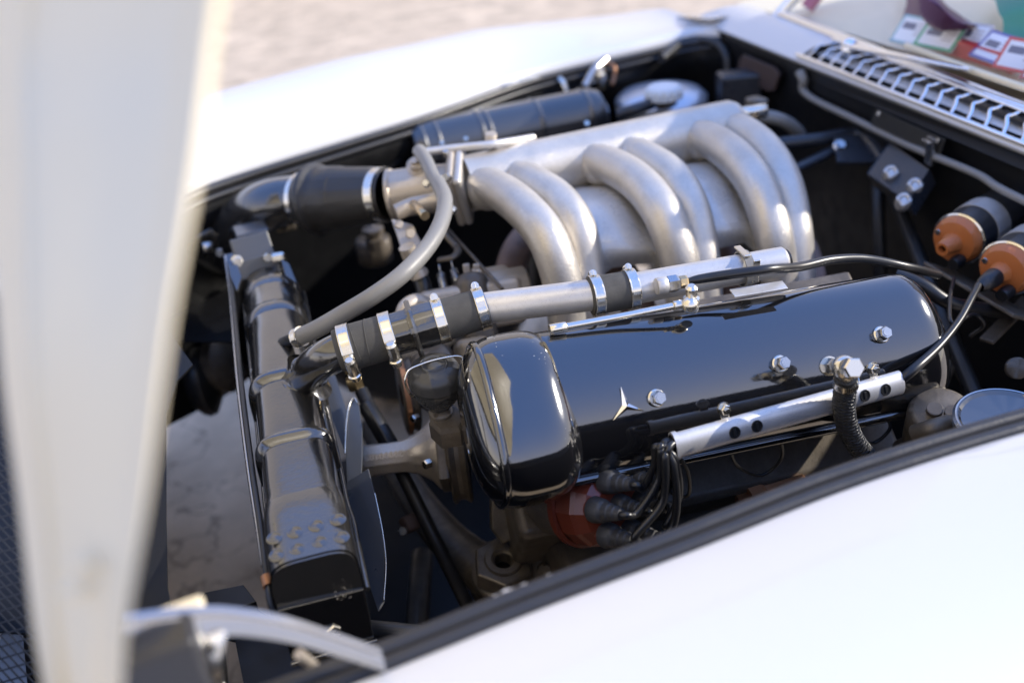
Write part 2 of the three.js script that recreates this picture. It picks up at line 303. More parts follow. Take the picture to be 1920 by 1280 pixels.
// cowl between bonnet opening and windscreen
const cowlA = [1.1104, 0.9, -1.2311], cowlB = [1.0522, 0.9, -0.0935], wsA = [1.2178, 0.93, -1.1488], wsB = [1.1061, 0.93, -0.1535];
{
  const t = carPart('cowl_panel', 'white cowl panel with chrome air vent below the windscreen');
  const C = (u, v, dy = 0) => { const p = mid(mid(cowlA, cowlB, u), mid(wsA, wsB, u), v); p[1] += dy + 0.012 * Math.sin(v * Math.PI); return p; };
  const strip = (u0, u1, v0, v1, n = 12, dy = 0) => grid(Array.from({ length: n + 1 }, (_, i) => Array.from({ length: 7 }, (_, j) => C(lerp(u0, u1, i / n), lerp(v0, v1, j / 6), dy))));
  part(t, 'panel', [strip(-0.12, 0.305, 0, 0.86), strip(0.305, 1, 0, 0.10), strip(0.305, 1, 0.74, 0.86),
    grid(Array.from({ length: 21 }, (_, i) => { const u = lerp(-0.12, 1, i / 20); return [C(u, 0), C(u, 0, -0.004), off(C(u, 0), 0.012, -0.012, 0)]; }))], M.white);
  part(t, 'vent_shelf', strip(0.30, 1, 0.44, 0.74, 12, -0.018), M.white);
  part(t, 'vent_tray', [strip(0.30, 1, 0.09, 0.75, 12, -0.035), grid(Array.from({ length: 13 }, (_, i) => { const u = lerp(0.30, 1, i / 12); return [C(u, 0.75, -0.036), C(u, 0.75, -0.002)]; })), grid([[C(0.3, 0.09, -0.036), C(0.3, 0.09, -0.001)], [C(0.3, 0.75, -0.036), C(0.3, 0.75, -0.001)]])], M.wall);
  for (let k = 0; k < 19; k++) {             // S-shaped chrome slats
    const u = 0.325 + k * 0.0355, a = C(u, 0.09), b = C(u - 0.004, 0.38), c = C(u + 0.008, 0.52), d = C(u + 0.004, 0.76);
    part(t, 'vent_slat', tube([off(a, 0, 0.001, 0), off(mid(a, b, 0.5), 0, 0.005, 0.003), off(b, 0, 0.007, 0), off(mid(b, c, 0.5), 0, 0.006, 0), off(c, 0, 0.007, 0), off(d, 0, 0.001, 0)], 0.0034, { n: 20, m: 8, flat: 0.55 }), M.chrome);
  }
  part(t, 'edge_rail', tube([off(C(0.30, 0.07), 0, 0.004, 0), off(C(1, 0.07), 0, 0.004, 0)], 0.006, { straight: true, m: 10, flat: 0.6 }), M.chrome);
  part(t, 'back_rail', tube([off(C(0.30, 0.76), 0, 0.004, 0), off(C(1, 0.76), 0, 0.004, 0)], 0.006, { straight: true, m: 10, flat: 0.6 }), M.chrome);
}
{
  const t = carPart('windscreen', 'chrome framed windscreen at the top right corner');
  const W = (u, v, d = 0) => { const p = mid(wsA, wsB, u); return [p[0] + 0.30 * v + d, p[1] + 0.36 * v + d * 0.3, lerp(p[2], -0.42, 0.22 * v)]; };
  const us = Array.from({ length: 13 }, (_, i) => i / 12);
  part(t, 'frame', [tube(us.map((u) => W(u, 0.0, 0)), 0.012, { n: 40, m: 12, flat: 0.8 }), tube([W(0, -0.02), W(0, 0.3), W(0, 0.7), W(0, 1)], 0.013, { n: 20, m: 12 }), tube(us.map((u) => W(u, 1)), 0.012, { n: 30, m: 10 })], M.chrome);
  part(t, 'seal', tube(us.map((u) => off(W(u, 0), -0.016, -0.009, 0)), 0.009, { n: 40, m: 10 }), M.seal);
  part(t, 'glass', grid(us.map((u) => [W(u, 0.02, 0.004), W(u, 0.5, 0.004), W(u, 1, 0.004)])), M.glass);
  const r = carPart('car_roof', 'white roof above the windscreen');
  part(r, 'panel', grid(us.map((u) => { const p = W(u * 1.1 - 0.05, 1); return [off(p, -0.01, 0.012, 0), off(p, 0.15, 0.035, 0), off(p, 0.5, 0.06, 0), off(p, 0.9, 0.04, 0), off(p, 1.3, -0.1, 0), off(p, 1.8, -0.4, 0)]; })), M.white);
}
{ // wiper
  const p = [1.1318, 0.93, -0.7677], t = carPart('windscreen_wiper', 'silver wiper resting along the foot of the windscreen');
  part(t, 'spindle', [cyl(0.014, 0.028, off(p, 0, -0.012, 0), [0, 1, 0]), ball(0.0145, off(p, 0, 0.016, 0), [1, 0.7, 1])], M.chrome);
  part(t, 'arm', tube([off(p, 0, 0.012, 0), [1.1224, 0.955, -0.6077], [1.1248, 0.965, -0.444]], [0.011, 0.008, 0.005], { n: 20, m: 10, flat: 0.6 }), M.chrome);
  part(t, 'blade', tube([[1.1752, 0.955, -0.6628], [1.1378, 0.96, -0.4583], [1.136, 0.955, -0.3014]], 0.006, { n: 20, m: 8 }), M.cream);
}
// car interior seen through the glass
{
  const d = carPart('dashboard', 'pale dashboard shelf behind the windscreen');
  part(d, 'shelf', grid([[-1.35, 1.20], [-0.9, 1.21], [-0.45, 1.20], [0.05, 1.17]].map(([z, x]) => [[x + 0.02, 0.925, z], [x + 0.2, 0.935, z], [x + 0.42, 0.93, z], [x + 0.46, 0.9, z], [x + 0.46, 0.7, z]])), M.cream);
  const seat = (name, label, z, mat) => { const s = carPart(name, label); part(s, 'backrest', rbox([0.14, 0.62, 0.46], [2.12, 0.78, z], 0.06, [1, 0.15, 0], [-0.15, 1, 0], 5), mat); part(s, 'cushion', rbox([0.5, 0.14, 0.46], [1.9, 0.45, z], 0.05, [1, 0, 0], [0, 1, 0], 5), mat); };
  const red = std({ color: rgb(0.30, 0.02, 0.03), roughness: 0.55 });
  seat('car_seat', 'dark red seat behind the glass, left one', -0.85, red); seat('car_seat', 'dark red seat behind the glass, right one', -0.2, red);
  const cols = [[[0.75, 0.78, 0.82], [0.25, 0.45, 0.5], 'pale card with a teal border'], [[0.8, 0.8, 0.8], [0.02, 0.35, 0.14], 'card with a bright green border'], [[0.7, 0.75, 0.85], [0.5, 0.5, 0.55], 'card with a photo and grey border'], [[0.75, 0.78, 0.88], [0.1, 0.12, 0.4], 'card with a dark blue border'], [[0.72, 0.74, 0.8], [0.55, 0.05, 0.04], 'card with a red border'], [[0.7, 0.75, 0.85], [0.4, 0.1, 0.08], 'card cut off by the right edge'], [[0.8, 0.78, 0.3], [0.6, 0.5, 0.1], 'yellow card at the far right edge']];
  const pxs = [[1672, 78], [1722, 88], [1775, 92], [1825, 112], [1872, 128], [1925, 150], [1975, 170]];
  const at = [[1.1731, 0.955, -0.7017], [1.1827, 0.955, -0.6409], [1.208, 0.955, -0.5992], [1.1933, 0.955, -0.5167], [1.1866, 0.955, -0.4523], [1.1714, 0.955, -0.376], [1.1598, 0.955, -0.3114]];
  at.forEach((p, k) => {
    const c = document.createElement('canvas'); c.width = 128; c.height = 96; const x = c.getContext('2d'), css = (q) => `rgb(${q.map((v) => Math.round(255 * Math.pow(v, 1 / 2.2))).join(',')})`;
    x.fillStyle = css(cols[k][1]); x.fillRect(0, 0, 128, 96); x.fillStyle = css(cols[k][0]); x.fillRect(9, 9, 110, 78);
    x.fillStyle = css([0.12, 0.13, 0.2]); x.fillRect(18, 24 + (k % 2) * 6, 50, 22); x.fillStyle = css([0.35, 0.3, 0.3]); for (let i = 0; i < 4; i++) x.fillRect(74, 22 + i * 12, 36, 4);
    const tx = new THREE.CanvasTexture(c); tx.colorSpace = THREE.SRGBColorSpace;
    const g = new THREE.BoxGeometry(0.004, 0.055, 0.078); g.rotateZ(-0.75); 
    const m = new THREE.Mesh(g, [0, 1].map(() => std({ map: tx, roughness: 0.5 })).concat([2, 3, 4, 5].map(() => M.white)));
    m.position.set(p[0] + 0.045, p[1] + 0.012, p[2]); m.rotation.set(0.06 * Math.sin(k * 2.3), 0.1 + 0.16 * Math.sin(k * 1.7), 0.08 * Math.cos(k * 3.1)); m.name = numbered('display_card'); m.castShadow = true;
    m.userData = { label: cols[k][2] + ' standing behind the windscreen', category: 'card', group: 'cards along the foot of the windscreen' }; scene.add(m);
  });
  const drape = (pts, amp, ph) => grid(pts.map((row, i) => spline(row, 14).map((q, j) => [q.x, q.y + amp * (1 + Math.sin(i * 1.9 + j * 0.8 + ph)), q.z])));
  solo('jacket', drape([[[1.5754, 0.95, -1.2049], [1.3252, 1, -0.8192], [1.4166, 0.955, -0.8323]], [[1.5431, 0.95, -1.1434], [1.1782, 1.03, -0.6165], [1.3547, 0.955, -0.7282]], [[1.3998, 0.95, -0.9558], [1.1405, 1.03, -0.5368], [1.312, 0.955, -0.6232]], [[1.3004, 0.945, -0.841], [1.2361, 0.97, -0.6573], [1.2813, 0.945, -0.6118]]], 0.006, 0), std({ color: rgb(0.10, 0.03, 0.085), roughness: 0.8 }), 'dark plum jacket lying behind the windscreen', 'jacket');
  solo('scarf', [drape([[[1.582, 0.97, -0.9384], [1.3239, 1, -0.6179], [1.3127, 0.97, -0.5885], [1.2681, 0.95, -0.5462]], [[1.6094, 0.97, -0.9082], [1.3438, 1, -0.5985], [1.3282, 0.97, -0.5746], [1.2692, 0.95, -0.5169]], [[1.6112, 0.97, -0.823], [1.3734, 1, -0.5697], [1.3527, 0.97, -0.5526], [1.2907, 0.95, -0.499]]], 0.006, 1)], std({ color: rgb(0.01, 0.25, 0.19), roughness: 0.8 }), 'teal green scarf hanging behind the windscreen at the top right corner', 'scarf');
  solo('red_folder', rbox([0.03, 0.03, 0.20], [1.2459, 0.95, -0.5648], 0.004, [1, 0, 0.05]), std({ color: rgb(0.5, 0.03, 0.03), roughness: 0.5 }), 'red folder lying behind the row of cards', 'folder');
  part(carPart('pillar_trim'), 'pillar_trim', tube([off(wsA, 0.05, 0.01, 0.03), off(wsA, 0.30, 0.32, 0.08)], 0.016, { straight: true, m: 12 }), std({ color: rgb(0.35, 0.04, 0.16), roughness: 0.4 }));
}
// firewall, floor and hidden sides of the bay
const fwA = off(cowlA, 0.012, -0.012, -0.1), fwB = off(cowlB, 0.012, -0.012, 0.2);
const FW = (u, y, d = 0) => { const p = mid(fwA, fwB, u); return [p[0] - d + (0.888 - y) * 0.06, y, p[2]]; };   // u across, d in front of the firewall
{
  const t = carPart('firewall', 'black firewall at the rear of the engine bay, under the vent');
  part(t, 'panel', grid([0, 0.1, 0.25, 0.4, 0.55, 0.7, 0.85, 1].map((u) => [FW(u, 0.888), FW(u, 0.87, 0.004), FW(u, 0.7), FW(u, 0.5), FW(u, 0.2)])), M.wall);
  part(t, 'upper_rib', tube([[1.13, 0.8291, -0.9198], [1.11, 0.8383, -0.5578], [1.09, 0.8383, -0.2661]].map((p) => off(p, 0.02, 0.03, 0)), 0.010, { n: 20, m: 10 }), M.wall);
  part(t, 'cover_plate', plate([[1.088, 0.8605, -1.0907], [1.088, 0.8726, -1.0753], [1.088, 0.8699, -0.9522], [1.088, 0.8607, -0.9332], [1.088, 0.8264, -0.9488], [1.088, 0.8187, -0.9733], [1.088, 0.8246, -1.0728], [1.088, 0.8356, -1.0987]], 0.004, 0.001), M.brown, 'dark brown oval cover plate');
}
{
  const u = [[0.03, 0.17], [0.34, 0.17], [1.1, 0.17]];
  part(carPart('undertray'), 'undertray', [rbox([1.16, 0.02, 1.20], [0.57, 0.18, -0.36], 0.004), rbox([0.02, 0.5, 0.3], [0.03, 0.43, -0.8], 0.004)], M.wall);
}

// ---------- raised bonnet with its hinge
{
  const t = carPart('bonnet', 'raised white bonnet, its edge blurred along the left of the picture');
  const R = spline([[0.30, 2.05, 0.36], [0.16, 1.72, 0.38], [0.0083, 1.3484, 0.4345], [-0.0116, 1.3007, 0.4569], [-0.0338, 1.2532, 0.4785], [-0.0556, 1.1997, 0.4919], [-0.0777, 1.1484, 0.4979], [-0.1083, 1.0522, 0.4744]], 40).map((q) => q.toArray());
  const L = spline([[0.24, 2.05, 0.34], [0.08, 1.72, 0.36], [-0.0754, 1.3489, 0.3524], [-0.0895, 1.2932, 0.381], [-0.1055, 1.2187, 0.42], [-0.1169, 1.1531, 0.4373], [-0.1303, 1.0833, 0.4505], [-0.1416, 1.0298, 0.4429]], 40).map((q) => q.toArray());
  const back = (p, k, x = -0.20) => [p[0] + x * k, p[1] - 0.06 * k, p[2] - k];
  part(t, 'edge_flange', grid(R.map((r, i) => { const l = L[i]; return spline([off(back(l, 0.03), -0.004, 0, 0), off(l, 0.002, 0, -0.006), off(mid(l, r, 0.10), 0, 0, 0.002), off(mid(l, r, 0.17), 0, 0, -0.003), mid(l, r, 0.5), off(mid(l, r, 0.80), 0, 0, -0.003), off(mid(l, r, 0.92), 0.001, 0, 0.010), off(r, -0.001, 0, -0.001), off(back(r, 0.012), -0.002, 0, 0), back(r, 0.05)], 48).map((q) => q.toArray()); })), M.cream);
  part(t, 'outer_skin', grid(L.map((l) => [0.03, 0.1, 0.3, 0.6, 0.9].map((k) => off(back(l, k, -0.20), -0.004, 0, 0)))), M.white);
  part(t, 'inner_panel', grid(R.map((l) => [0.05, 0.1, 0.3, 0.6, 0.9].map((k) => back(l, k)))), M.cream);
  part(t, 'rivet', [ball(0.0045, [-0.0919, 1.16, 0.4779], [1.2, 1, 0.5], 14), ball(0.0045, [-0.0992, 1.1489, 0.4765], [1.5, 0.8, 0.5], 14)], M.cream);
  M.steel = std({ color: rgb(0.5, 0.5, 0.51), metalness: 1, roughness: 0.3, roughnessMap: tRough });
  const h = carPart('bonnet_hinge', 'chromed curved hinge arm at the bottom left under the raised bonnet');
  part(h, 'arm', grid((() => { const c = spline([[-0.1253, 1.0013, 0.3332], [-0.0999, 0.9877, 0.3242], [-0.0746, 0.9719, 0.3165], [-0.0424, 0.9494, 0.3144], [-0.0157, 0.9236, 0.3128], [0.0157, 0.8942, 0.3145]], 40), rows = []; c.forEach((p, i) => { const q = p.toArray(), w = lerp(0.0145, 0.011, i / 40), k = 0.0022; rows.push([[0, k, -k], [0, 0, -0.006], [0, k, -0.010], [0, k * 0.4, -0.012], [0, -w, -0.012], [0, -w - k, -0.011], [0, -w - k, -0.002], [0, -w, 0], [0, 0, 0], [0, k, -0.0015]].map((d) => off(q, ...d))); }); return rows; })()), M.steel);
  part(h, 'pad', rbox([0.040, 0.008, 0.012], [-0.1046, 0.9783, 0.3047], 0.0035, [1, 0, -0.1]), M.cream);
  part(h, 'mount', rbox([0.046, 0.055, 0.03], [-0.1126, 0.9604, 0.3307], 0.006, [1, 0, -0.1], [0.15, 1, 0]), M.seal);
  part(h, 'bush', rbox([0.046, 0.020, 0.026], [-0.1113, 0.9727, 0.318], 0.004), M.steel);
  part(h, 'pivot', between([-0.0814, 0.9642, 0.3191], [-0.1077, 0.8389, 0.2424], 0.006), M.zinc);
  part(h, 'tube', tube([[-0.0398, 0.8893, 0.2788], [-0.0299, 0.8618, 0.2736], [-0.0187, 0.8303, 0.2712]], 0.004, { n: 16 }), M.castWarm);
}
{ // expanded metal mesh at the left edge, pale body panel behind it
  const o = [-0.3079, 0.952, -0.1738], eu = [-0.215, 0.9201, -0.1066], ev = [-0.3577, 0.655, 0.0329];
  const du = eu.map((q, i) => q - o[i]), dv = ev.map((q, i) => q - o[i]);
  const lu = Math.hypot(...du), lv = Math.hypot(...dv), geos = [], P = (a, b) => o.map((q, i) => q + du[i] * a / lu + dv[i] * b / lv);
  const cw = 0.0192, ch = 0.0112, nx = Math.floor(lu / cw), ny = Math.floor(lv / ch), nn = V(du).cross(V(dv)).normalize();
  for (let j = 0; j < ny; j++) for (let i = 0; i < nx * 2; i++) for (const q of [1, -1])
    geos.push(bar(P(i * cw / 2, (j + (i % 2 ? q * 0.5 : 0)) * ch), P((i + 1) * cw / 2, (j + (i % 2 ? 0 : q * 0.5)) * ch), 0.0017, 0.0010, nn.toArray(), 0.0003));
  const slim = geos.map((g) => g.index ? g.toNonIndexed() : g);
  const t = carPart('grille_mesh', 'black diamond mesh grille at the lower left edge');
  part(t, 'mesh', slim, M.black);
  part(t, 'frame', [tube([P(0, 0), P(lu, 0)], 0.004, { straight: true, m: 8 }), tube([P(lu, 0), P(lu, lv)], 0.004, { straight: true, m: 8 })], M.black);
  const ns = carPart('car_nose', 'white front end of the car below the raised bonnet');
  part(ns, 'panel', grid([-1.6, -1.3, -0.6, 0.2, 0.55].map((z) => [[-0.5, 0.80, z], [-0.62, 0.74, z], [-0.74, 0.6, z], [-0.76, 0.35, z], [-0.6, 0.09, z], [-0.42, 0.08, z]])), M.white);
  part(ns, 'liner', grid([-1.6, -1.3, -0.6, 0.2, 0.55].map((z) => [[-0.5, 0.78, z], [-0.60, 0.73, z], [-0.72, 0.6, z], [-0.74, 0.35, z], [-0.59, 0.16, z], [-0.42, 0.142, z]])), M.wall);
  const n = carPart('nose_panel', 'pale body panel behind the diamond mesh at the lower left');
  part(n, 'panel', grid([[-0.4559, 0.6379, -0.209], [-0.4421, 0.6334, -0.1552], [-0.4266, 0.6156, -0.0932], [-0.4095, 0.5864, -0.0242]].map((p, i) => [p, mid(p, [[-0.363, 0.6235, -0.1757], [-0.3552, 0.6224, -0.1255], [-0.3488, 0.6081, -0.0681], [-0.3453, 0.5803, -0.0034]][i], 0.6), [[-0.363, 0.6235, -0.1757], [-0.3552, 0.6224, -0.1255], [-0.3488, 0.6081, -0.0681], [-0.3453, 0.5803, -0.0034]][i]])), M.white);
  part(carPart('grille_duct'), 'grille_duct', grid([[-0.4747, 0.8858, -0.5124], [-0.522, 0.7051, -0.4201], [-0.5556, 0.5454, -0.3007], [-0.5919, 0.386, -0.1941]].map((p, i) => [p, [[-0.2445, 0.8636, -0.4378], [-0.2917, 0.683, -0.3455], [-0.3309, 0.5238, -0.2279], [-0.3709, 0.3647, -0.1225]][i]])), M.blueblack);
}
// ---------- black steelwork round the radiator
{
  const t = carPart('front_crossmember', 'black painted steel cross beam behind the raised bonnet');
  part(t, 'beam', [grid([[-0.2527, 0.78, -0.8151], [-0.1377, 0.785, -0.8748], [-0.0516, 0.79, -0.9157], [0.0187, 0.79, -0.9536]].map((p) => spline([off(p, 0, -0.12, -0.02), off(p, 0.0, -0.012, 0.025), off(p, 0, 0.004, 0.02), off(p, 0, 0.008, 0), off(p, 0, 0, -0.03), off(p, 0, -0.1, -0.05)], 20).map((q) => q.toArray())))], M.satin);
  part(t, 'nut', cyl(0.010, 0.02, [-0.0787, 0.78, -0.8228], [-1, 0.2, 0.3]), M.bolt); part(t, 'nut', hex(0.008, 0.012, [-0.0637, 0.785, -0.7766], [-0.4, 0.3, 1]), M.bolt);
  part(t, 'lug', [rbox([0.035, 0.012, 0.02], [0.0496, 0.78, -0.8471], 0.003), cyl(0.008, 0.02, [0.0436, 0.79, -0.8154], [0, 1, 0.3])], M.iron);
  solo('rod_hook', tube([[0.0613, 0.84, -1.0602], [0.0147, 0.82, -1.0706], [-0.0359, 0.81, -1.0452], [-0.0212, 0.81, -1.0228], [-0.0024, 0.81, -0.979], [0.0043, 0.8, -0.967]], [0.003, 0.0035, 0.0035, 0.003], { n: 40, m: 10 }), M.zinc, 'thin bent metal hook below the edge of the far fender', 'hook');
  const f = carPart('front_shroud', 'black steel shroud in front of the radiator, left of the ground opening');
  part(f, 'side_sheet', plate([[-0.1516, 0.8323, -0.4541], [-0.1299, 0.7223, -0.3844], [-0.1522, 0.7111, -0.3601], [-0.1666, 0.7189, -0.2973], [-0.1713, 0.7194, -0.1326], [-0.1723, 0.7217, -0.0392], [-0.1677, 0.7091, 0.0287], [-0.4577, 0.737, -0.0652], [-0.5279, 0.8685, -0.576]], 0.004), M.wall);
  part(f, 'top_sheet', plate([[-0.2513, 0.66, -1.1718], [-0.0353, 0.66, -1.172], [-0.0568, 0.66, -0.8523], [-0.0767, 0.66, -0.6878], [-0.1975, 0.66, -0.7497]], 0.003), M.wall);
  part(f, 'foot', [plate([[-0.1548, 0.62, -0.1348], [-0.1115, 0.62, -0.1295], [-0.0997, 0.62, -0.0962], [-0.1353, 0.62, -0.0914], [-0.171, 0.62, -0.1021]], 0.012, 0.001)], M.black);
  part(f, 'lower_sheet', plate([[-0.1909, 0.6, -0.1137], [-0.1076, 0.6, -0.1149], [-0.059, 0.6, -0.0447], [0.0783, 0.6, 0.009], [0.0536, 0.6, 0.112], [-0.1181, 0.6, 0.0906], [-0.1294, 0.6, -0.0658]], 0.004), M.wall);
  part(f, 'belly_sheet', rbox([0.46, 0.006, 1.7], [-0.57, 0.30, -0.5], 0.002), M.wall);
  part(f, 'strut', between([-0.137, 0.6789, 0.0188], [-0.1381, 0.666, 0.0854], 0.010), M.bolt);
  const h = thing('horn', 'round black horn left of the radiator', 'horn', [-0.157, 0.5, -0.8612]);
  part(h, 'body', lathe([[0, 0], [0.05, 0], [0.062, 0.012], [0.066, 0.02], [0.064, 0.03], [0.04, 0.045], [0.02, 0.06], [0.014, 0.1], [0, 0.1]], [-0.1772, 0.52, -0.8359], [1, 0.1, 0.15]), M.black);
  part(h, 'rear_cap', lathe([[0.02, 0], [0.05, 0.008], [0.054, 0.03], [0.03, 0.05], [0, 0.052]], [-0.1383, 0.54, -0.8431], [0.8, 0.2, 0.3]), M.dark);
}
// ---------- radiator
{
  const F = [0.0015, 0.8, -0.6335], N = [-0.0222, 0.8, 0.0745];
  const t = thing('radiator', 'long black radiator with ribbed header tank and stamped discs', 'radiator', [0, 0.3, -0.3]);
  const ax = V(N).sub(V(F)).normalize(), sx = new THREE.Vector3(ax.z, 0, -ax.x);
  const sec = (f, w, grow, top, e) => { const c = mid(F, N, f), out = []; for (let j = 0; j <= 40; j++) { const a = Math.PI * j / 40, ca = Math.cos(a), sa = Math.sin(a); const u = (w + grow) * Math.sign(ca) * Math.pow(Math.abs(ca), 2 / e), v = top - 0.05 + (0.05 + grow) * Math.pow(Math.max(0, sa), 2 / e); out.push([c[0] + sx.x * u, c[1] + v, c[2] + sx.z * u]); } out.unshift(off(out[0], 0, -0.05, 0)); out.push(off(out[40 + 1], 0, -0.05, 0)); return out; };
  const topAt = (f) => 0.004 * Math.sin(f * 3.1), eAt = (f) => lerp(2.5, 4.5, Math.min(1, Math.max(0, (f - 0.25) * 1.6))), wAt = (f) => lerp(0.044, 0.039, f) + (f > 0.83 ? 0.0025 * Math.min(1, (f - 0.83) * 60) : 0);
  const rows = []; for (let i = 0; i <= 90; i++) { const f = i / 90; rows.push(sec(f, wAt(f), 0.00015 * Math.sin(f * 40) * Math.sin(f * 13), topAt(f), eAt(f))); }
  const tank = part(t, 'header_tank', [grid(rows), (() => { const r = rows[90], c = mid(r[0], r[r.length - 1], 0.5), p = []; for (let j = 0; j < r.length - 1; j++) p.push(...c, ...r[j], ...r[j + 1]); const g = new THREE.BufferGeometry(); g.setAttribute('position', new THREE.Float32BufferAttribute(p, 3)); g.computeVertexNormals(); return g; })(),
    (() => { const r = rows[0], c = mid(r[0], r[r.length - 1], 0.5), p = []; for (let j = 0; j < r.length - 1; j++) p.push(...c, ...r[j + 1], ...r[j]); const g = new THREE.BufferGeometry(); g.setAttribute('position', new THREE.Float32BufferAttribute(p, 3)); g.computeVertexNormals(); return g; })()], M.satin);
  for (const [f, w, h] of [[0.055, 0.04, 0.0035], [0.20, 0.035, 0.004], [0.497, 0.026, 0.0075], [0.70, 0.022, 0.0065]]) {
    const L = 0.64, g = []; for (let i = 0; i <= 14; i++) { const q = i / 14 * 2 - 1, ff = f + q * w / L / 2, b = h * Math.pow(Math.max(0, Math.cos(q * 1.5708)), 0.8) - 0.0006; g.push(sec(ff, wAt(ff), Math.max(-0.001, b), topAt(ff), eAt(ff))); }
    part(tank, 'rib', grid(g), M.satin);
  }
  for (const [x, y] of [[0, 0]]) { const g = []; for (let i = 0; i <= 6; i++) { const ff = lerp(0.843, 0.995, i / 6); g.push(sec(ff, wAt(ff), i === 0 ? -0.0005 : 0.0014, topAt(ff), eAt(ff))); } part(tank, 'stamped_band', grid(g), M.satin); }
  for (const p of [[-0.0514, 0.8045, 0.0312], [-0.0312, 0.8055, 0.0322], [-0.0103, 0.8055, 0.0313], [0.0109, 0.8045, 0.0291], [-0.0516, 0.803, 0.0556], [-0.0323, 0.804, 0.0564], [-0.0107, 0.804, 0.0553], [0.0098, 0.803, 0.0549]])
    part(tank, 'stamped_disc', lathe([[0, 0.0006], [0.0046, 0.0004], [0.0056, -0.0004], [0.0062, 0.0010], [0.0070, 0.0010], [0.0080, -0.0006], [0.0084, -0.0016]], off(p, 0, -0.0021, 0), [0, 1, 0.02], 24, 1.2), M.satin);
  part(t, 'core', rbox([0.066, 0.44, 0.60], [(F[0] + N[0]) / 2 + 0.004, 0.49, (F[2] + N[2]) / 2], 0.004, [1, 0, 0.04]), M.wall);
  part(t, 'end_plate', [plate([off(N, -0.040, -0.048, 0.003), off(N, 0.040, -0.052, 0.003), off(N, 0.040, -0.113, 0.006), off(N, -0.040, -0.110, 0.006)], 0.004, 0.001), tube([off(N, -0.042, -0.112, 0.010), off(N, 0.043, -0.115, 0.010)], 0.0025, { straight: true, m: 8 })], M.gloss);
  const fleck = []; for (let k = 0; k < 34; k++) { const a = rnd() * 6.28, r = 0.012 * Math.sqrt(rnd()); fleck.push(ball(0.0003 + 0.0007 * rnd() * rnd(), off(N, 0.022 + r * Math.cos(a), -0.035 + r * 0.9 * Math.sin(a) - 0.012, 0.0065), [1, 1, 0.3], 6)); }
  part(t, 'paint_fleck', fleck, M.zinc, 'pale flecks on the end of the tank');
  const b = part(t, 'mount_bolt', [hex(0.0085, 0.009, [-0.0199, 0.71, 0.0756], [0.25, 0.1, 1]), cyl(0.0115, 0.002, off([-0.0199, 0.71, 0.0756], -0.001, 0, -0.002), [0.25, 0.1, 1]), cyl(0.014, 0.003, off([-0.0199, 0.71, 0.0756], -0.002, -0.0, -0.006), [0.25, 0.1, 1])], M.zinc);
  part(t, 'side_beam', between([-0.0103, 0.66, 0.0253], [0.0913, 0.66, 0.0842], 0.010), M.black);
  const chip = []; for (let k = 0; k < 22; k++) { const f = 0.30 + 0.16 * rnd(), q = sec(f, wAt(f) + 0.003, 0, topAt(0), 4); chip.push(ball(0.0005 + 0.0011 * rnd() * rnd(), off(q[41], (rnd() - 0.5) * 0.004, 0.0005, 0), [1, 0.6, 1.6], 6)); const q2 = q[1]; chip.push(ball(0.0004 + 0.0009 * rnd() * rnd(), off(q2, (rnd() - 0.5) * 0.004, 0.0005, 0), [1, 0.6, 1.6], 6)); }
  part(t, 'seam_chip', chip, M.zinc, 'pale chips along the tank seam');
  const seam = []; for (const s of [-1, 1]) { const q = []; for (let i = 0; i <= 20; i++) { const r = sec(i / 20, wAt(i / 20) + 0.0035, 0, topAt(0), 4); q.push(off(s < 0 ? r[1] : r[41], 0, -0.004, 0)); } seam.push(tube(q, 0.003, { n: 60, m: 8 })); }
  part(tank, 'seam', seam, M.satin);
  // bracket that ties it to the beam
  const k = part(t, 'top_bracket', [rbox([0.062, 0.05, 0.012], [-0.0132, 0.815, -0.6776], 0.003, [1, 0.02, -0.12], [0, 0.9, -0.5]), rbox([0.055, 0.012, 0.05], [-0.0095, 0.82, -0.7554], 0.004, [1, 0, -0.1]), rbox([0.070, 0.03, 0.004], [-0.014, 0.8, -0.6466], 0.0015, [1, 0.02, -0.12], [0, 0.95, -0.3])], M.canister);
  part(k, 'bolt', [hex(0.0085, 0.010, [-0.0398, 0.812, -0.6542], [0.1, 0.25, 1], 0.3), cyl(0.0095, 0.003, off([-0.0398, 0.812, -0.6542], -0.001, 0, -0.003), [0.1, 0.25, 1])], M.zinc);
  part(k, 'bolt', [hex(0.0078, 0.010, [0.0053, 0.812, -0.647], [0.1, 0.25, 1]), hex(0.0075, 0.018, [0.0144, 0.812, -0.6374], [1, 0.1, 0.3])], M.zinc);
  for (const g of [plate([[-0.0543, 0.82, -0.6698], [-0.0444, 0.82, -0.6688], [-0.0392, 0.8, -0.617], [-0.0495, 0.79, -0.5935], [-0.0534, 0.8, -0.6248]], 0.004, 0.001), plate([[0.0254, 0.82, -0.6071], [0.0367, 0.81, -0.5945], [0.0389, 0.8, -0.5536], [0.0289, 0.8, -0.5797]], 0.004, 0.001)]) part(k, 'side_ear', g, M.satin);
  // outlet: pad, elbow
  part(t, 'outlet_pad', grid([0, 0.25, 0.5, 0.75, 1].map((q, i) => Array.from({ length: 33 }, (_, j) => { const a = j / 32 * Math.PI * 2, r = lerp(0.040, 0.023, q), c = [0.0215, 0.812, -0.2626]; return [c[0] - 0.006 + r * Math.cos(a) * 0.72, c[1] - 0.020 + 0.024 * q * q + 0.006 * q - 0.55 * r * Math.cos(a) * 0.6, c[2] + r * Math.sin(a) * 1.05]; }))), M.satin);
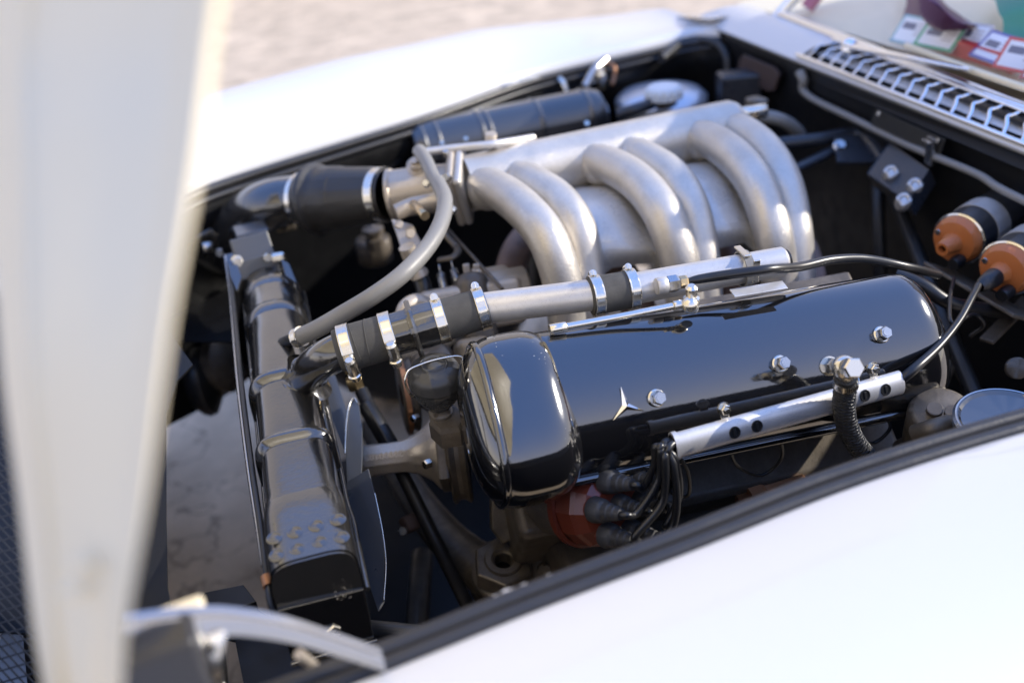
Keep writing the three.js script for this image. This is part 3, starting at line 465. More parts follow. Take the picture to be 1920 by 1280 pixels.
  part(t, 'outlet_elbow', [tube([[0.0107, 0.79, -0.2751], [0.02, 0.825, -0.2313], [0.033, 0.853, -0.1979], [0.0508, 0.87, -0.1785], [0.078, 0.879, -0.1731]], 0.0215, { n: 40, m: 32 }), lathe([[0.0215, -0.003], [0.0235, -0.003], [0.0245, 0], [0.0235, 0.003], [0.0215, 0.003]], [0.0214, 0.826, -0.2302], [0.55, 0.75, 0.2], 36)], M.satin);
  part(t, 'hose_spout', between([-0.0011, 0.8, -0.3718], [0.0215, 0.83, -0.3202], 0.0075), M.black);
}
{ // thin pipe along the radiator
  const t = thing('overflow_pipe', 'thin black overflow pipe running along the left side of the radiator', 'pipe', [-0.0647, 0.76, -0.1325]);
  part(t, 'pipe', tube([[-0.0544, 0.8, -0.6916], [-0.0575, 0.79, -0.5677], [-0.0634, 0.785, -0.3135], [-0.0656, 0.78, -0.1257], [-0.0656, 0.775, -0.0155], [-0.0668, 0.77, 0.0452], [-0.0681, 0.75, 0.0687], [-0.0636, 0.73, 0.0734], [-0.0592, 0.7, 0.0577]], 0.0036, { n: 90, m: 10 }), M.wire);
  part(t, 'clip', lathe([[0.004, -0.006], [0.0056, -0.006], [0.0056, 0.006], [0.004, 0.006]], [-0.0672, 0.768, 0.0506], [0.06, -0.25, 0.9], 16), M.copper);
  solo('bracing_rod', tube([[-0.0581, 0.8, -0.7169], [-0.0603, 0.785, -0.6209], [-0.0678, 0.78, -0.3245], [-0.0696, 0.775, -0.1348], [-0.0687, 0.77, -0.0232], [-0.0691, 0.765, 0.0238]], 0.003, { n: 60, m: 8 }), M.bolt, 'thin steel rod beside the black pipe left of the radiator', 'rod');
}
// ---------- radiator hose line towards the engine
const L0 = [0.0603, 0.875, -0.1749], L1 = [0.2262, 0.895, -0.1586], L2 = [0.3672, 0.905, -0.1065], L3 = [0.5752, 0.905, -0.0861];
{
  const d1 = V(L1).sub(V(L0)).normalize().toArray();
  const at = (f) => mid(L0, L1, f);
  const h1 = thing('coolant_hose', 'black rubber hose with two bright clamps next to the radiator', 'hose', at(0.2), 'clamped coolant hoses');
  part(h1, 'hose', tube([at(-0.03), at(0.06), at(0.12), at(0.3), at(0.36)], [0.0245, 0.0265, 0.0265, 0.0262, 0.0245], { n: 40, m: 40 }), M.rubber);
  for (const [f0, tw] of [[0.10, 1.2], [0.20, -1.9]]) { const q = [], dd = V(d1), u = Y.clone().addScaledVector(dd, -dd.y).normalize(), w = dd.clone().cross(u); for (let i = 0; i <= 40; i++) { const a = (i / 40 - 0.5) * 5, p = V(at(f0 + 0.012 * tw * (i / 40 - 0.5) * 3)); q.push(p.addScaledVector(u, Math.cos(a) * 0.0266).addScaledVector(w, Math.sin(a) * 0.0266).toArray()); } part(h1, 'wrap_edge', tube(q, 0.0005, { straight: true, m: 5 }), M.rubber); }
  clamp(h1, at(0.045), d1, 0.0268, 0.013, [0.1, -0.25, 1], M.zinc, true, 1.5);
  clamp(h1, at(0.335), d1, 0.0268, 0.013, [0.2, -0.1, 1], M.zinc, true, 1.5);
  const a = thing('thermostat_pipe', 'short black flanged pipe between the two rubber hoses', 'pipe', at(0.5));
  part(a, 'pipe', tube([at(0.34), at(0.75)], 0.0205, { straight: true, m: 40 }), M.satin);
  part(a, 'collar', [lathe([[0.0205, -0.012], [0.0245, -0.010], [0.0245, 0.010], [0.0205, 0.012]], at(0.43), d1, 40), lathe([[0.0205, -0.003], [0.033, -0.003], [0.0345, 0], [0.033, 0.003], [0.0205, 0.003]], at(0.51), d1, 44), lathe([[0.0205, -0.02], [0.0255, -0.018], [0.0262, 0.0], [0.0255, 0.012], [0.0205, 0.014]], at(0.59), d1, 44)], M.satin);
  const h2 = thing('coolant_hose', 'black rubber hose with two clamps just above the breather cap', 'hose', at(0.85), 'clamped coolant hoses');
  part(h2, 'hose', tube([at(0.67), at(0.72), at(0.98), at(1.03)], [0.0235, 0.0245, 0.0235, 0.0225], { n: 30, m: 40 }), M.rubber);
  clamp(h2, at(0.70), d1, 0.0248, 0.012, [-0.1, 1, -0.5], M.zinc, true, 0.9);
  clamp(h2, at(0.99), d1, 0.0236, 0.012, [0, 1, -0.6], M.zinc, true, 0.9);
  const d2 = V(L2).sub(V(L1)).normalize().toArray();
  solo('coolant_pipe', tube([mid(L1, L2, -0.06), L1, mid(L1, L2, 0.3), mid(L1, L2, 0.7), mid(L1, L2, 0.9)], 0.0182, { n: 40, m: 40 }), M.pipe, 'bright aluminium pipe curving in front of the first manifold runners', 'pipe');
  const h3 = thing('coolant_hose', 'black rubber sleeve with two clamps above the long black cover', 'hose', L2, 'clamped coolant hoses');
  const d3 = V(L3).sub(V(L2)).normalize().toArray(), at3 = (f) => mid(L2, L3, f);
  part(h3, 'hose', tube([at3(-0.13), at3(-0.11), at3(0.11), at3(0.13)], [0.0205, 0.0218, 0.0218, 0.0205], { n: 24, m: 40 }), M.rubber);
  clamp(h3, at3(-0.098), d3, 0.022, 0.0115, [-0.1, 1, -0.6], M.zinc, true, 0.8);
  clamp(h3, at3(0.10), d3, 0.022, 0.0115, [-0.1, 1, -0.6], M.zinc, true, 0.8);
  const p2 = thing('coolant_rail', 'straight aluminium coolant tube with closed end and sensor fitting', 'pipe', at3(0.6));
  part(p2, 'tube', tube([at3(0.06), at3(0.5), at3(0.985), at3(1.0)], [0.0182, 0.0176, 0.0172, 0.0145], { n: 60, m: 36 }), M.pipe);
  const s0 = [0.411, 0.915, -0.0784], sd = V([0.4506, 0.915, -0.0736]).sub(V(s0)).normalize(), sp = (k) => V(s0).addScaledVector(sd, k).toArray();
  part(p2, 'sensor_boss', cyl(0.0095, 0.014, sp(-0.004), sd.toArray()), M.pipe);
  part(p2, 'sensor_nut', hex(0.0098, 0.013, sp(0.010), sd.toArray(), 0.2), M.bolt);
  part(p2, 'gland_nut', hex(0.0072, 0.009, sp(0.024), sd.toArray()), M.brass);
  part(p2, 'end_bung', cyl(0.0135, 0.004, at3(0.998), d3), M.seal);
  const c = thing('sensor_cable', 'black sensor cable tied along the aluminium coolant tube', 'cable', sp(0.05));
  part(c, 'cable', tube([sp(0.033), sp(0.042), [0.4691, 0.915, -0.0712], [0.4995, 0.918, -0.0599], [0.5322, 0.918, -0.0528], [0.5871, 0.9, -0.0734], [0.6412, 0.89, -0.0893], [0.6877, 0.88, -0.0912], [0.7439, 0.86, -0.0824], [0.8182, 0.82, -0.1098]], [0.003, 0.0052, 0.0056, 0.0056, 0.0056, 0.0056, 0.0056, 0.0056], { n: 90, m: 14 }), M.wire);
  part(c, 'cable_tie', lathe([[0.0195, -0.005], [0.0215, -0.005], [0.0215, 0.005], [0.0195, 0.005]], off(at3(0.745), 0.001, 0.001, 0.003), d3, 30), M.hoseGrey);
  part(c, 'tie_clip', [rbox([0.008, 0.003, 0.03], off(at3(0.745), 0, 0.022, 0), 0.001, d3, [0.1, 1, 0]), rbox([0.008, 0.030, 0.003], off(at3(0.745), 0.004, 0.006, 0.024), 0.001, d3, [0, 1, 0.1])], M.zinc);
}
// ---------- grey hose from the throttle body down to the radiator
{
  const t = thing('breather_hose', 'long grey hose arching from the intake down to the radiator', 'hose', [0.2066, 0.86, -0.4402]);
  part(t, 'hose', tube([[0.267, 0.925, -0.5221], [0.2577, 0.925, -0.442], [0.2331, 0.92, -0.3718], [0.2019, 0.91, -0.3266], [0.1573, 0.9, -0.2837], [0.1181, 0.885, -0.2753], [0.0758, 0.865, -0.2831], [0.0439, 0.85, -0.2902], [0.0169, 0.832, -0.3124]], 0.0112, { n: 120, m: 24 }), M.hoseGrey);
  const d = V([0.0439, 0.85, -0.2902]).sub(V([0.0169, 0.832, -0.3124])).normalize().toArray();
  const cl = clamp(t, [0.0203, 0.834, -0.3097], d, 0.0114, 0.011, [0.3, -0.3, 1], M.zinc, false);
  const slots = []; for (let k = 0; k < 7; k++) { const s = V([0.3, 0.2, 1]); const dd = V(d); s.addScaledVector(dd, -s.dot(dd)).normalize(); const tt = dd.clone().cross(s), a = (k - 3) * 0.17; const pos = V([0.0203, 0.834, -0.3097]).addScaledVector(s, Math.cos(a) * 0.0131).addScaledVector(tt, Math.sin(a) * 0.0131); slots.push(rbox([0.0062, 0.0006, 0.0008], pos.toArray(), 0.0001, d, pos.clone().sub(V([0.0203, 0.834, -0.3097])).toArray())); }
  part(cl, 'band_slot', slots, M.black);
  const p = thing('vacuum_pipe', 'pale metal tee pipe along the top of the intake', 'pipe', [0.279, 0.93, -0.6368]);
  part(p, 'elbow', tube([[0.27, 0.935, -0.6466], [0.2686, 0.935, -0.5973], [0.2653, 0.928, -0.5398], [0.2632, 0.925, -0.4941]], [0.011, 0.0105, 0.0098, 0.0098], { n: 24, m: 20 }), M.hoseGrey);
  part(p, 'rail', tube([[0.2681, 0.935, -0.6387], [0.3208, 0.935, -0.6281], [0.3817, 0.935, -0.6121], [0.4606, 0.92, -0.6517]], 0.0062, { n: 30, m: 16 }), M.pipe);
  part(p, 'plug', cyl(0.0095, 0.024, [0.3822, 0.925, -0.6289], [0.05, 1, 0.1]), M.castWarm);
}

// ---------- intake manifold
const P0 = [0.3286, 0.88, -0.6107], P1 = [0.8256, 0.88, -0.6347], pd = V(P1).sub(V(P0)).normalize().toArray(), pl = (f) => mid(P0, P1, f);
{
  const t = thing('intake_manifold', 'cast aluminium intake manifold with six curved runners', 'manifold', [0.55, 0.6, -0.6]);
  part(t, 'plenum', tube([pl(0.0), pl(0.03), pl(0.3), pl(0.6), pl(0.9), pl(0.96), pl(0.99), pl(1.0)], [0.044, 0.044, 0.0455, 0.0455, 0.0455, 0.045, 0.0445, 0.039, 0.026], { n: 120, m: 56 }), M.cast);
  const run = (a, r, end = 1) => part(t, 'runner', tube(a, r, { n: 60, m: 36 }), M.cast);
  const R = [0.026, 0.0285, 0.0292, 0.029, 0.0285, 0.028, 0.0275, 0.027];
  run([[0.3461, 0.885, -0.5843], [0.3575, 0.888, -0.5491], [0.3727, 0.885, -0.4536], [0.3839, 0.862, -0.3864], [0.3912, 0.81, -0.358], [0.3927, 0.745, -0.3501], [0.39, 0.68, -0.3394]], R);
  run([[0.407, 0.885, -0.5877], [0.4187, 0.885, -0.5391], [0.4356, 0.875, -0.4689], [0.4412, 0.85, -0.4178], [0.4414, 0.8, -0.394], [0.4359, 0.745, -0.3736], [0.4339, 0.68, -0.3692]], R);
  run([[0.5355, 0.885, -0.5992], [0.548, 0.888, -0.5512], [0.5577, 0.885, -0.4525], [0.5583, 0.862, -0.373], [0.5652, 0.81, -0.3419], [0.5696, 0.745, -0.331], [0.5682, 0.68, -0.3184]], R);
  run([[0.6038, 0.885, -0.5947], [0.6114, 0.885, -0.5498], [0.621, 0.875, -0.4709], [0.6173, 0.85, -0.4073], [0.6144, 0.8, -0.3711], [0.6099, 0.745, -0.3485], [0.6067, 0.68, -0.3349]], R);
  run([[0.7271, 0.885, -0.6201], [0.7352, 0.888, -0.5701], [0.728, 0.885, -0.4623], [0.7198, 0.862, -0.3841], [0.7185, 0.81, -0.341], [0.7239, 0.745, -0.327], [0.7233, 0.68, -0.3117]], R);
  run([[0.7945, 0.885, -0.6156], [0.8021, 0.885, -0.5758], [0.795, 0.875, -0.4883], [0.7787, 0.85, -0.4103], [0.7665, 0.8, -0.3627], [0.7601, 0.745, -0.3385], [0.7531, 0.68, -0.3153]], R);
  // weld-like fillets where the runners leave the plenum
  part(t, 'fillet', [[918, 348], [988, 338], [1130, 303], [1200, 292], [1322, 258], [1388, 246]].map((q, i) => { const c = [[0.3559, 0.885, -0.5647], [0.4153, 0.885, -0.5547], [0.5469, 0.885, -0.5707], [0.6096, 0.885, -0.5661], [0.7364, 0.885, -0.5869], [0.8027, 0.885, -0.5891]][i]; return ball(0.034, off(c, 0, -0.006, -0.008), [1.02, 0.98, 1], 30); }), M.cast);
  part(t, 'rear_boss', [cyl(0.012, 0.05, [0.8215, 0.9, -0.6284], [1, 0, 0.1])], M.zinc);
  // front flange and throttle body
  const q = (f) => mid([0.2183, 0.87, -0.6573], P0, f), qd = V(P0).sub(V([0.2183, 0.87, -0.6573])).normalize().toArray();
  const fl = (f, sz, th) => rbox([th, sz * 2, sz * 2], q(f), 0.012, qd, [0, 0.92, 0.38], 4);
  part(t, 'flange', [fl(0.99, 0.047, 0.014)], M.cast);
  const tb = thing('throttle_body', 'weathered cast throttle body between rubber bellows and manifold', 'throttle body', q(0.4));
  part(tb, 'flange', [rbox([0.012, 0.098, 0.09], q(0.885), 0.012, qd, [0, 0.92, 0.38], 4)], M.castWarm);
  part(tb, 'barrel', [lathe([[0.036, 0], [0.0405, 0], [0.0405, 0.006], [0.038, 0.008], [0.038, 0.07], [0.036, 0.09], [0.036, V(P0).distanceTo(V(q(0)))]], q(-0.02), qd, 48), tube([[0.2034, 0.88, -0.5499], [0.2314, 0.885, -0.5506], [0.2755, 0.89, -0.5418]], [0.012, 0.013, 0.011], { n: 16 })], M.castWarm);
  const boss = (at, d, r, h) => [cyl(r, h, at, d), cyl(r * 1.35, h * 0.35, at, d), hex(r * 0.75, h * 1.25, at, d)];
  part(tb, 'lever_boss', [...boss([0.2601, 0.91, -0.6343], [-0.2, 0.8, 0.5], 0.010, 0.020), ...[0.4, 0.8].map((k) => lathe([[0.014, 0], [0.0165, 0.001], [0.0165, 0.003], [0.014, 0.004]], off([0.2616, 0.905, -0.6439], 0, k * 0.012, k * 0.006), [-0.2, 0.8, 0.5], 24))], M.castWarm);
  part(tb, 'adjuster_screw', [between([0.2284, 0.895, -0.5308], [0.2281, 0.905, -0.4486], 0.0065), hex(0.0062, 0.008, [0.228, 0.903, -0.4656], [0.5, -0.3, 0.9])], M.brass);
  part(tb, 'flange_bolt', [hex(0.007, 0.010, [0.2881, 0.92, -0.5403], [-0.6, 0.5, 0.6]), hex(0.006, 0.009, [0.255, 0.915, -0.5452], [-0.3, 0.6, 0.7]), hex(0.006, 0.009, [0.2841, 0.88, -0.5162], [-0.6, 0, 0.7]), hex(0.006, 0.008, [0.3051, 0.93, -0.6168], [0, 1, 0.2])], M.bolt);
  part(tb, 'lower_bracket', [plate([[0.1995, 0.86, -0.5742], [0.2226, 0.86, -0.5462], [0.2255, 0.845, -0.5108], [0.2117, 0.83, -0.4954], [0.1976, 0.84, -0.513], [0.1983, 0.85, -0.536]], 0.01, 0.0015), cyl(0.006, 0.012, [0.2009, 0.868, -0.5278], [0, 0.5, 0.9]), cyl(0.006, 0.012, [0.2111, 0.86, -0.5022], [0, 0.5, 0.9])], M.castWarm);
  part(tb, 'bracket_pipe', [tube([[0.2011, 0.85, -0.4855], [0.2081, 0.82, -0.4859], [0.2133, 0.8, -0.4788]], [0.012, 0.0125, 0.0125], { n: 12 }), lathe([[0.0125, -0.003], [0.0145, -0.003], [0.0145, 0.004], [0.0125, 0.004]], [0.213, 0.803, -0.4862], [0.15, -0.6, 0.4], 24)], M.castWarm);
  solo('vacuum_hose', tube([[0.2139, 0.8, -0.4886], [0.2149, 0.78, -0.4733], [0.2077, 0.76, -0.4721], [0.1934, 0.745, -0.4732]], 0.0125, { n: 24 }), M.wire, 'short black hose bending down under the throttle body', 'hose');
  // bellows, duct
  const b = thing('intake_bellows', 'dark rubber bellows with a bright clamp at the intake mouth', 'bellows', q(-0.6));
  const bq = mid([0.0891, 0.845, -0.7799], q(0), 0), e = V(q(0)).sub(V(bq)), L = e.length(), D = e.toArray();
  part(b, 'boot', lathe([[0.040, 0.0], [0.046, 0.003], [0.048, 0.012], [0.056, 0.017], [0.060, 0.024], [0.0595, 0.031], [0.053, 0.036], [0.051, 0.042], [0.053, 0.055], [0.052, 0.078], [0.0512, 0.08], [0.0512, 0.082], [0.050, 0.084], [0.046, L * 0.8], [0.042, L * 0.9], [0.041, L - 0.004]], bq, D, 64, 0.5), M.bellow);
  clamp(b, mid(bq, q(0), 0.9), D, 0.0425, 0.016, [0, -0.5, -1], M.zinc, false);
  part(b, 'front_band', lathe([[0.044, -0.006], [0.0465, -0.006], [0.0465, 0.003], [0.044, 0.003]], bq, D, 48), M.zinc);
  const dct = thing('air_duct', 'glossy black air duct curving away to the front of the car', 'duct', [0.0249, 0.83, -0.82]);
  part(dct, 'elbow', tube([[0.101, 0.845, -0.7812], [0.0666, 0.842, -0.8024], [0.0302, 0.835, -0.8165], [-0.0043, 0.81, -0.852], [-0.0346, 0.77, -0.8815], [-0.049, 0.72, -0.9097]], [0.041, 0.041, 0.043, 0.045, 0.046, 0.046], { n: 40, m: 40 }), M.satin);
}
// heat shields under the runners
{
  const mk = (label, rows) => { const t = thing('heat_shield', label, 'heat shield', rows[1][1], 'aluminium heat shields'); part(t, 'sheet', grid(rows.map((r) => spline(r, 24).map((q) => q.toArray()))), M.sheet); return t; };
  mk('curved bright aluminium shield between the second and third runners', [
    [[0.4609, 0.81, -0.6658], [0.4585, 0.852, -0.5588], [0.4436, 0.848, -0.4682], [0.4424, 0.815, -0.4199], [0.4475, 0.755, -0.4138]],
    [[0.5219, 0.81, -0.6866], [0.4998, 0.856, -0.5483], [0.4873, 0.848, -0.4424], [0.4894, 0.812, -0.4008], [0.4944, 0.775, -0.4203]],
    [[0.5644, 0.81, -0.6813], [0.5359, 0.856, -0.5369], [0.529, 0.848, -0.4296], [0.534, 0.812, -0.3864], [0.5531, 0.775, -0.4069]],
    [[0.6, 0.815, -0.6587], [0.5804, 0.848, -0.545], [0.5969, 0.81, -0.483], [0.579, 0.79, -0.3945], [0.5762, 0.755, -0.3683]]]);
  mk('curved bright aluminium shield between the fourth and fifth runners', [
    [[0.6648, 0.81, -0.6802], [0.6506, 0.852, -0.5745], [0.6219, 0.848, -0.4734], [0.6164, 0.815, -0.4215], [0.6273, 0.755, -0.3988]],
    [[0.7245, 0.81, -0.6971], [0.6853, 0.856, -0.5572], [0.662, 0.848, -0.4489], [0.656, 0.812, -0.3948], [0.654, 0.775, -0.4052]],
    [[0.7637, 0.81, -0.6917], [0.7188, 0.856, -0.5477], [0.698, 0.848, -0.4398], [0.6899, 0.812, -0.3867], [0.7082, 0.775, -0.404]],
    [[0.8003, 0.815, -0.6711], [0.767, 0.848, -0.5555], [0.7704, 0.81, -0.4828], [0.7361, 0.79, -0.3836], [0.7237, 0.755, -0.3453]]]);
  const g = (pts, r, label) => solo('exhaust_pipe', tube(pts, r, { n: 30, m: 28 }), M.mauve, label, 'pipe', 'mauve pipes under the runners');
  g([[0.4462, 0.74, -0.6829], [0.4006, 0.735, -0.6199], [0.3749, 0.71, -0.5769], [0.3679, 0.67, -0.5388]], 0.026, 'mauve brown pipe left of the first runner');
  g([[0.5066, 0.74, -0.5131], [0.5391, 0.72, -0.5042], [0.5478, 0.69, -0.4632], [0.548, 0.65, -0.4256]], 0.028, 'mauve brown pipe under the left heat shield');
  g([[0.6773, 0.74, -0.4947], [0.7136, 0.72, -0.486], [0.7183, 0.69, -0.4358], [0.7042, 0.65, -0.3838]], 0.028, 'mauve brown pipe under the right heat shield');
  g([[0.8234, 0.76, -0.4619], [0.815, 0.74, -0.3976], [0.807, 0.71, -0.3629], [0.8042, 0.68, -0.348]], 0.020, 'mauve brown pipe right of the last runner');
}
// ---------- engine block and parts under the hoses
{
  const t = thing('engine_block', 'dark cast engine block under the black cover', 'engine', [0.45, 0.2, -0.2]);
  part(t, 'head', [rbox([0.50, 0.24, 0.26], [0.48, 0.62, -0.20], 0.012, [1, 0, 0.1], [0, 0.8, 0.6]), rbox([0.44, 0.34, 0.24], [0.48, 0.42, -0.05], 0.012)], M.dark);
  part(t, 'joint_face', rbox([0.42, 0.018, 0.06], [0.5396, 0.78, -0.2009], 0.004, [1, 0, 0.1], [0, 0.8, 0.5]), M.dark);
  part(t, 'timing_case', [rbox([0.05, 0.30, 0.20], [0.2789, 0.64, -0.4339], 0.02, [1, 0, 0.1], [0, 0.85, -0.5])], M.dark);
  part(t, 'mount_foot', [plate([[0.2145, 0.6, -0.1801], [0.2747, 0.6, -0.1709], [0.2694, 0.56, -0.1544], [0.214, 0.56, -0.1445], [0.2064, 0.57, -0.164]], 0.018, 0.003), cyl(0.013, 0.012, [0.239, 0.59, -0.1296], [0, 0.8, 0.6]), hex(0.009, 0.018, [0.239, 0.59, -0.1296], [0, 0.8, 0.6])], M.iron);
  const w = thing('water_pump', 'dirty cast pump housing behind the breather cap', 'pump', [0.2179, 0.66, -0.5763]);
  part(w, 'housing', [lathe([[0, 0], [0.05, 0], [0.055, 0.01], [0.045, 0.04], [0.03, 0.055], [0, 0.06]], [0.2174, 0.68, -0.384], [-1, 0.1, 0.3], 36), rbox([0.05, 0.07, 0.06], [0.2475, 0.72, -0.3368], 0.012, [1, 0, 0.1], [0, 0.8, -0.5])], M.iron);
  part(w, 'pulley', lathe([[0.018, 0], [0.052, 0], [0.056, 0.003], [0.052, 0.009], [0.052, 0.012], [0.056, 0.018], [0.05, 0.021], [0.02, 0.021]], [0.1449, 0.66, -0.3951], [1, -0.05, 0.05], 48), M.dark);
  part(w, 'belt', lathe([[0.052, 0], [0.0575, -0.003], [0.0575, 0.004], [0.052, 0.001]], [0.1485, 0.66, -0.3933], [1, -0.05, 0.05], 48), M.copper, 'coppery red rim');
  part(w, 'bolt', [hex(0.006, 0.01, [0.1539, 0.66, -0.3296], [-0.8, 0.2, 0.5])], M.zinc);
  const p = thing('injection_pump', 'pale cast fuel pump parts below the intake runners', 'pump', [0.2948, 0.72, -0.5328]);
  part(p, 'housing', [rbox([0.15, 0.07, 0.07], [0.2761, 0.755, -0.4369], 0.010, [1, 0, 0.1], [0, 0.9, -0.4]), cyl(0.034, 0.07, [0.2956, 0.765, -0.4435], [1, 0, 0.1]), rbox([0.05, 0.05, 0.05], [0.3241, 0.765, -0.4682], 0.012, [1, 0, 0.1])], M.castWarm);
  part(p, 'elbow', [tube([[0.1649, 0.775, -0.4072], [0.1766, 0.79, -0.4146], [0.1964, 0.79, -0.4226], [0.2063, 0.78, -0.4203]], [0.011, 0.012, 0.012, 0.0115], { n: 16 }), ball(0.0135, [0.1826, 0.785, -0.424])], M.castWarm);
  for (const [a, b] of [[[0.2483, 0.79, -0.4995], [0.2455, 0.76, -0.4715]], [[0.2692, 0.79, -0.5027], [0.2682, 0.76, -0.4752]]]) part(p, 'spring', [between(a, b, 0.0062), between(mid(a, b, -0.35), a, 0.0015), ...Array.from({ length: 9 }, (_, k) => lathe([[0.006, -0.0012], [0.0074, 0], [0.006, 0.0012]], mid(a, b, 0.06 + k * 0.11), V(b).sub(V(a)).toArray(), 16))], M.bolt);
  part(p, 'lever', [rbox([0.010, 0.05, 0.008], [0.2797, 0.79, -0.4555], 0.002, [1, 0, 0.1], [0.15, 0.9, -0.2]), rbox([0.010, 0.05, 0.008], [0.2932, 0.79, -0.4481], 0.002, [1, 0, 0.1], [0.15, 0.9, -0.2]), cyl(0.008, 0.02, [0.2859, 0.8, -0.4532], [1, 0, 0.2])], M.castWarm);
  part(p, 'knob', ball(0.0045, [0.2772, 0.8, -0.414], [1.5, 1, 0.8]), M.wire);
  const bent = [[0.2682, 0.84, -0.5453], [0.2734, 0.83, -0.5314], [0.2809, 0.82, -0.5165], [0.2779, 0.82, -0.496], [0.2656, 0.82, -0.4812], [0.2467, 0.815, -0.4934]];
  solo('linkage_lever', tube(bent, [0.006, 0.0055, 0.006, 0.006, 0.0055, 0.005], { n: 40, m: 14, flat: 0.7 }), M.iron, 'bent hooked lever hanging below the throttle body', 'lever');
  solo('linkage_rod', between([0.2816, 0.83, -0.5692], [0.3108, 0.8, -0.3824], 0.0028), M.dark, 'thin dark rod running diagonally behind the hooked lever', 'rod');
  solo('pipe_fitting', [lathe([[0.018, 0], [0.018, 0.02], [0.012, 0.024], [0.012, 0.03], [0.02, 0.032], [0.02, 0.04], [0.005, 0.045], [0, 0.05]], [0.2027, 0.7, -0.8581], [0, 1, 0], 30), cyl(0.034, 0.05, [0.2049, 0.65, -0.9122], [0, 1, 0])], M.dark, 'dark round canister lid below the rubber bellows', 'canister');
}
// ---------- black cover over the cams
const A0 = [0.2493, 0.8955, -0.046], A1 = [0.7528, 0.866, -0.0298], ad = V(A1).sub(V(A0)).normalize();
const coverProf = [[-0.085, -0.085], [-0.078, -0.045], [-0.055, -0.015], [-0.028, -0.001], [-0.002, -0.006], [0.025, -0.026], [0.046, -0.050], [0.060, -0.075], [0.067, -0.10], [0.066, -0.125], [0.056, -0.142], [0.02, -0.15], [-0.04, -0.15], [-0.078, -0.13]];
const coverSm = new THREE.CatmullRomCurve3(coverProf.map((q) => new THREE.Vector3(0, q[1], q[0])), true, 'centripetal');
function onCover(f, s) { const p = coverSm.getPoint(s), t = coverSm.getTangent(s), n = new THREE.Vector3(0, -t.z, t.y); if (n.z < 0) n.negate(); return { p: V(mid(A0, A1, f)).add(p), n, t }; }
{
  const t = thing('valve_cover', 'long glossy black cover with a chrome three-pointed star', 'engine cover', [0.47, 0.7, 0]);
  part(t, 'body', extrudeSmooth(coverProf, A0, A1, [0, 0, 1], [0, 1, 0], [1, 1], 80, (f) => f < 0.02 ? 0.01 + f * 49.5 : f > 0.90 ? Math.sqrt(Math.max(0, 1 - Math.pow((f - 0.90) / 0.10, 2.6))) * 0.999 + 0.001 : 1), M.gloss);
  const lowA = off(A0, 0, -0.138, 0.062), lowB = off(A1, 0, -0.138, 0.062);
  part(t, 'edge_bead', tube([mid(lowA, lowB, 0), mid(lowA, lowB, 0.9)], 0.006, { straight: true, m: 12 }), M.gloss);
  for (const [f, s] of [[0.228, 0.452], [0.527, 0.424], [0.789, 0.398]]) {
    const q = onCover(f, s), at = q.p.clone().addScaledVector(q.n, 0.0005).toArray(), n = q.n.toArray();
    const b = part(t, 'cover_bolt', [hex(0.0079, 0.010, q.p.clone().addScaledVector(q.n, 0.0035).toArray(), n, f * 9), lathe([[0.0045, 0], [0.0045, 0.0106], [0, 0.0106]], q.p.clone().addScaledVector(q.n, 0.0035).toArray(), n, 16)], M.bolt);
    part(b, 'washer', lathe([[0, 0], [0.0098, 0], [0.0098, 0.002], [0.0085, 0.0035], [0, 0.0035]], at, n, 28), M.zinc);
  }
  // chrome star: three ridged arms
  const q = onCover(0.158, 0.458), n = q.n, up = new THREE.Vector3(-0.03, 0.83, -0.55).addScaledVector(n, 0).normalize(); up.addScaledVector(n, -up.dot(n)).normalize();
  const rt = up.clone().cross(n).normalize(), g = [], C = q.p.clone().addScaledVector(n, 0.0006), at = (a, r, h) => C.clone().addScaledVector(up, Math.cos(a) * r).addScaledVector(rt, Math.sin(a) * r).addScaledVector(n, h).toArray(), p = [];
  for (let k = 0; k < 3; k++) {
    const a = k * 2.0944, tip = at(a, 0.0215, 0.0012), l = at(a + 1.047, 0.0042, 0.0), r = at(a - 1.047, 0.0042, 0.0), top = at(0, 0, 0.0042);
    p.push(...top, ...tip, ...l, ...top, ...r, ...tip);
  }
  const sg = new THREE.BufferGeometry(); sg.setAttribute('position', new THREE.Float32BufferAttribute(p, 3)); sg.computeVertexNormals();
  part(t, 'star_emblem', sg, M.chrome);
  part(t, 'name_tag', rbox([0.066, 0.002, 0.014], [0.5184, 0.899, -0.0474], 0.0006, ad.toArray(), [0, 1, 0.25]), M.pipe, 'small blank aluminium strip');
}
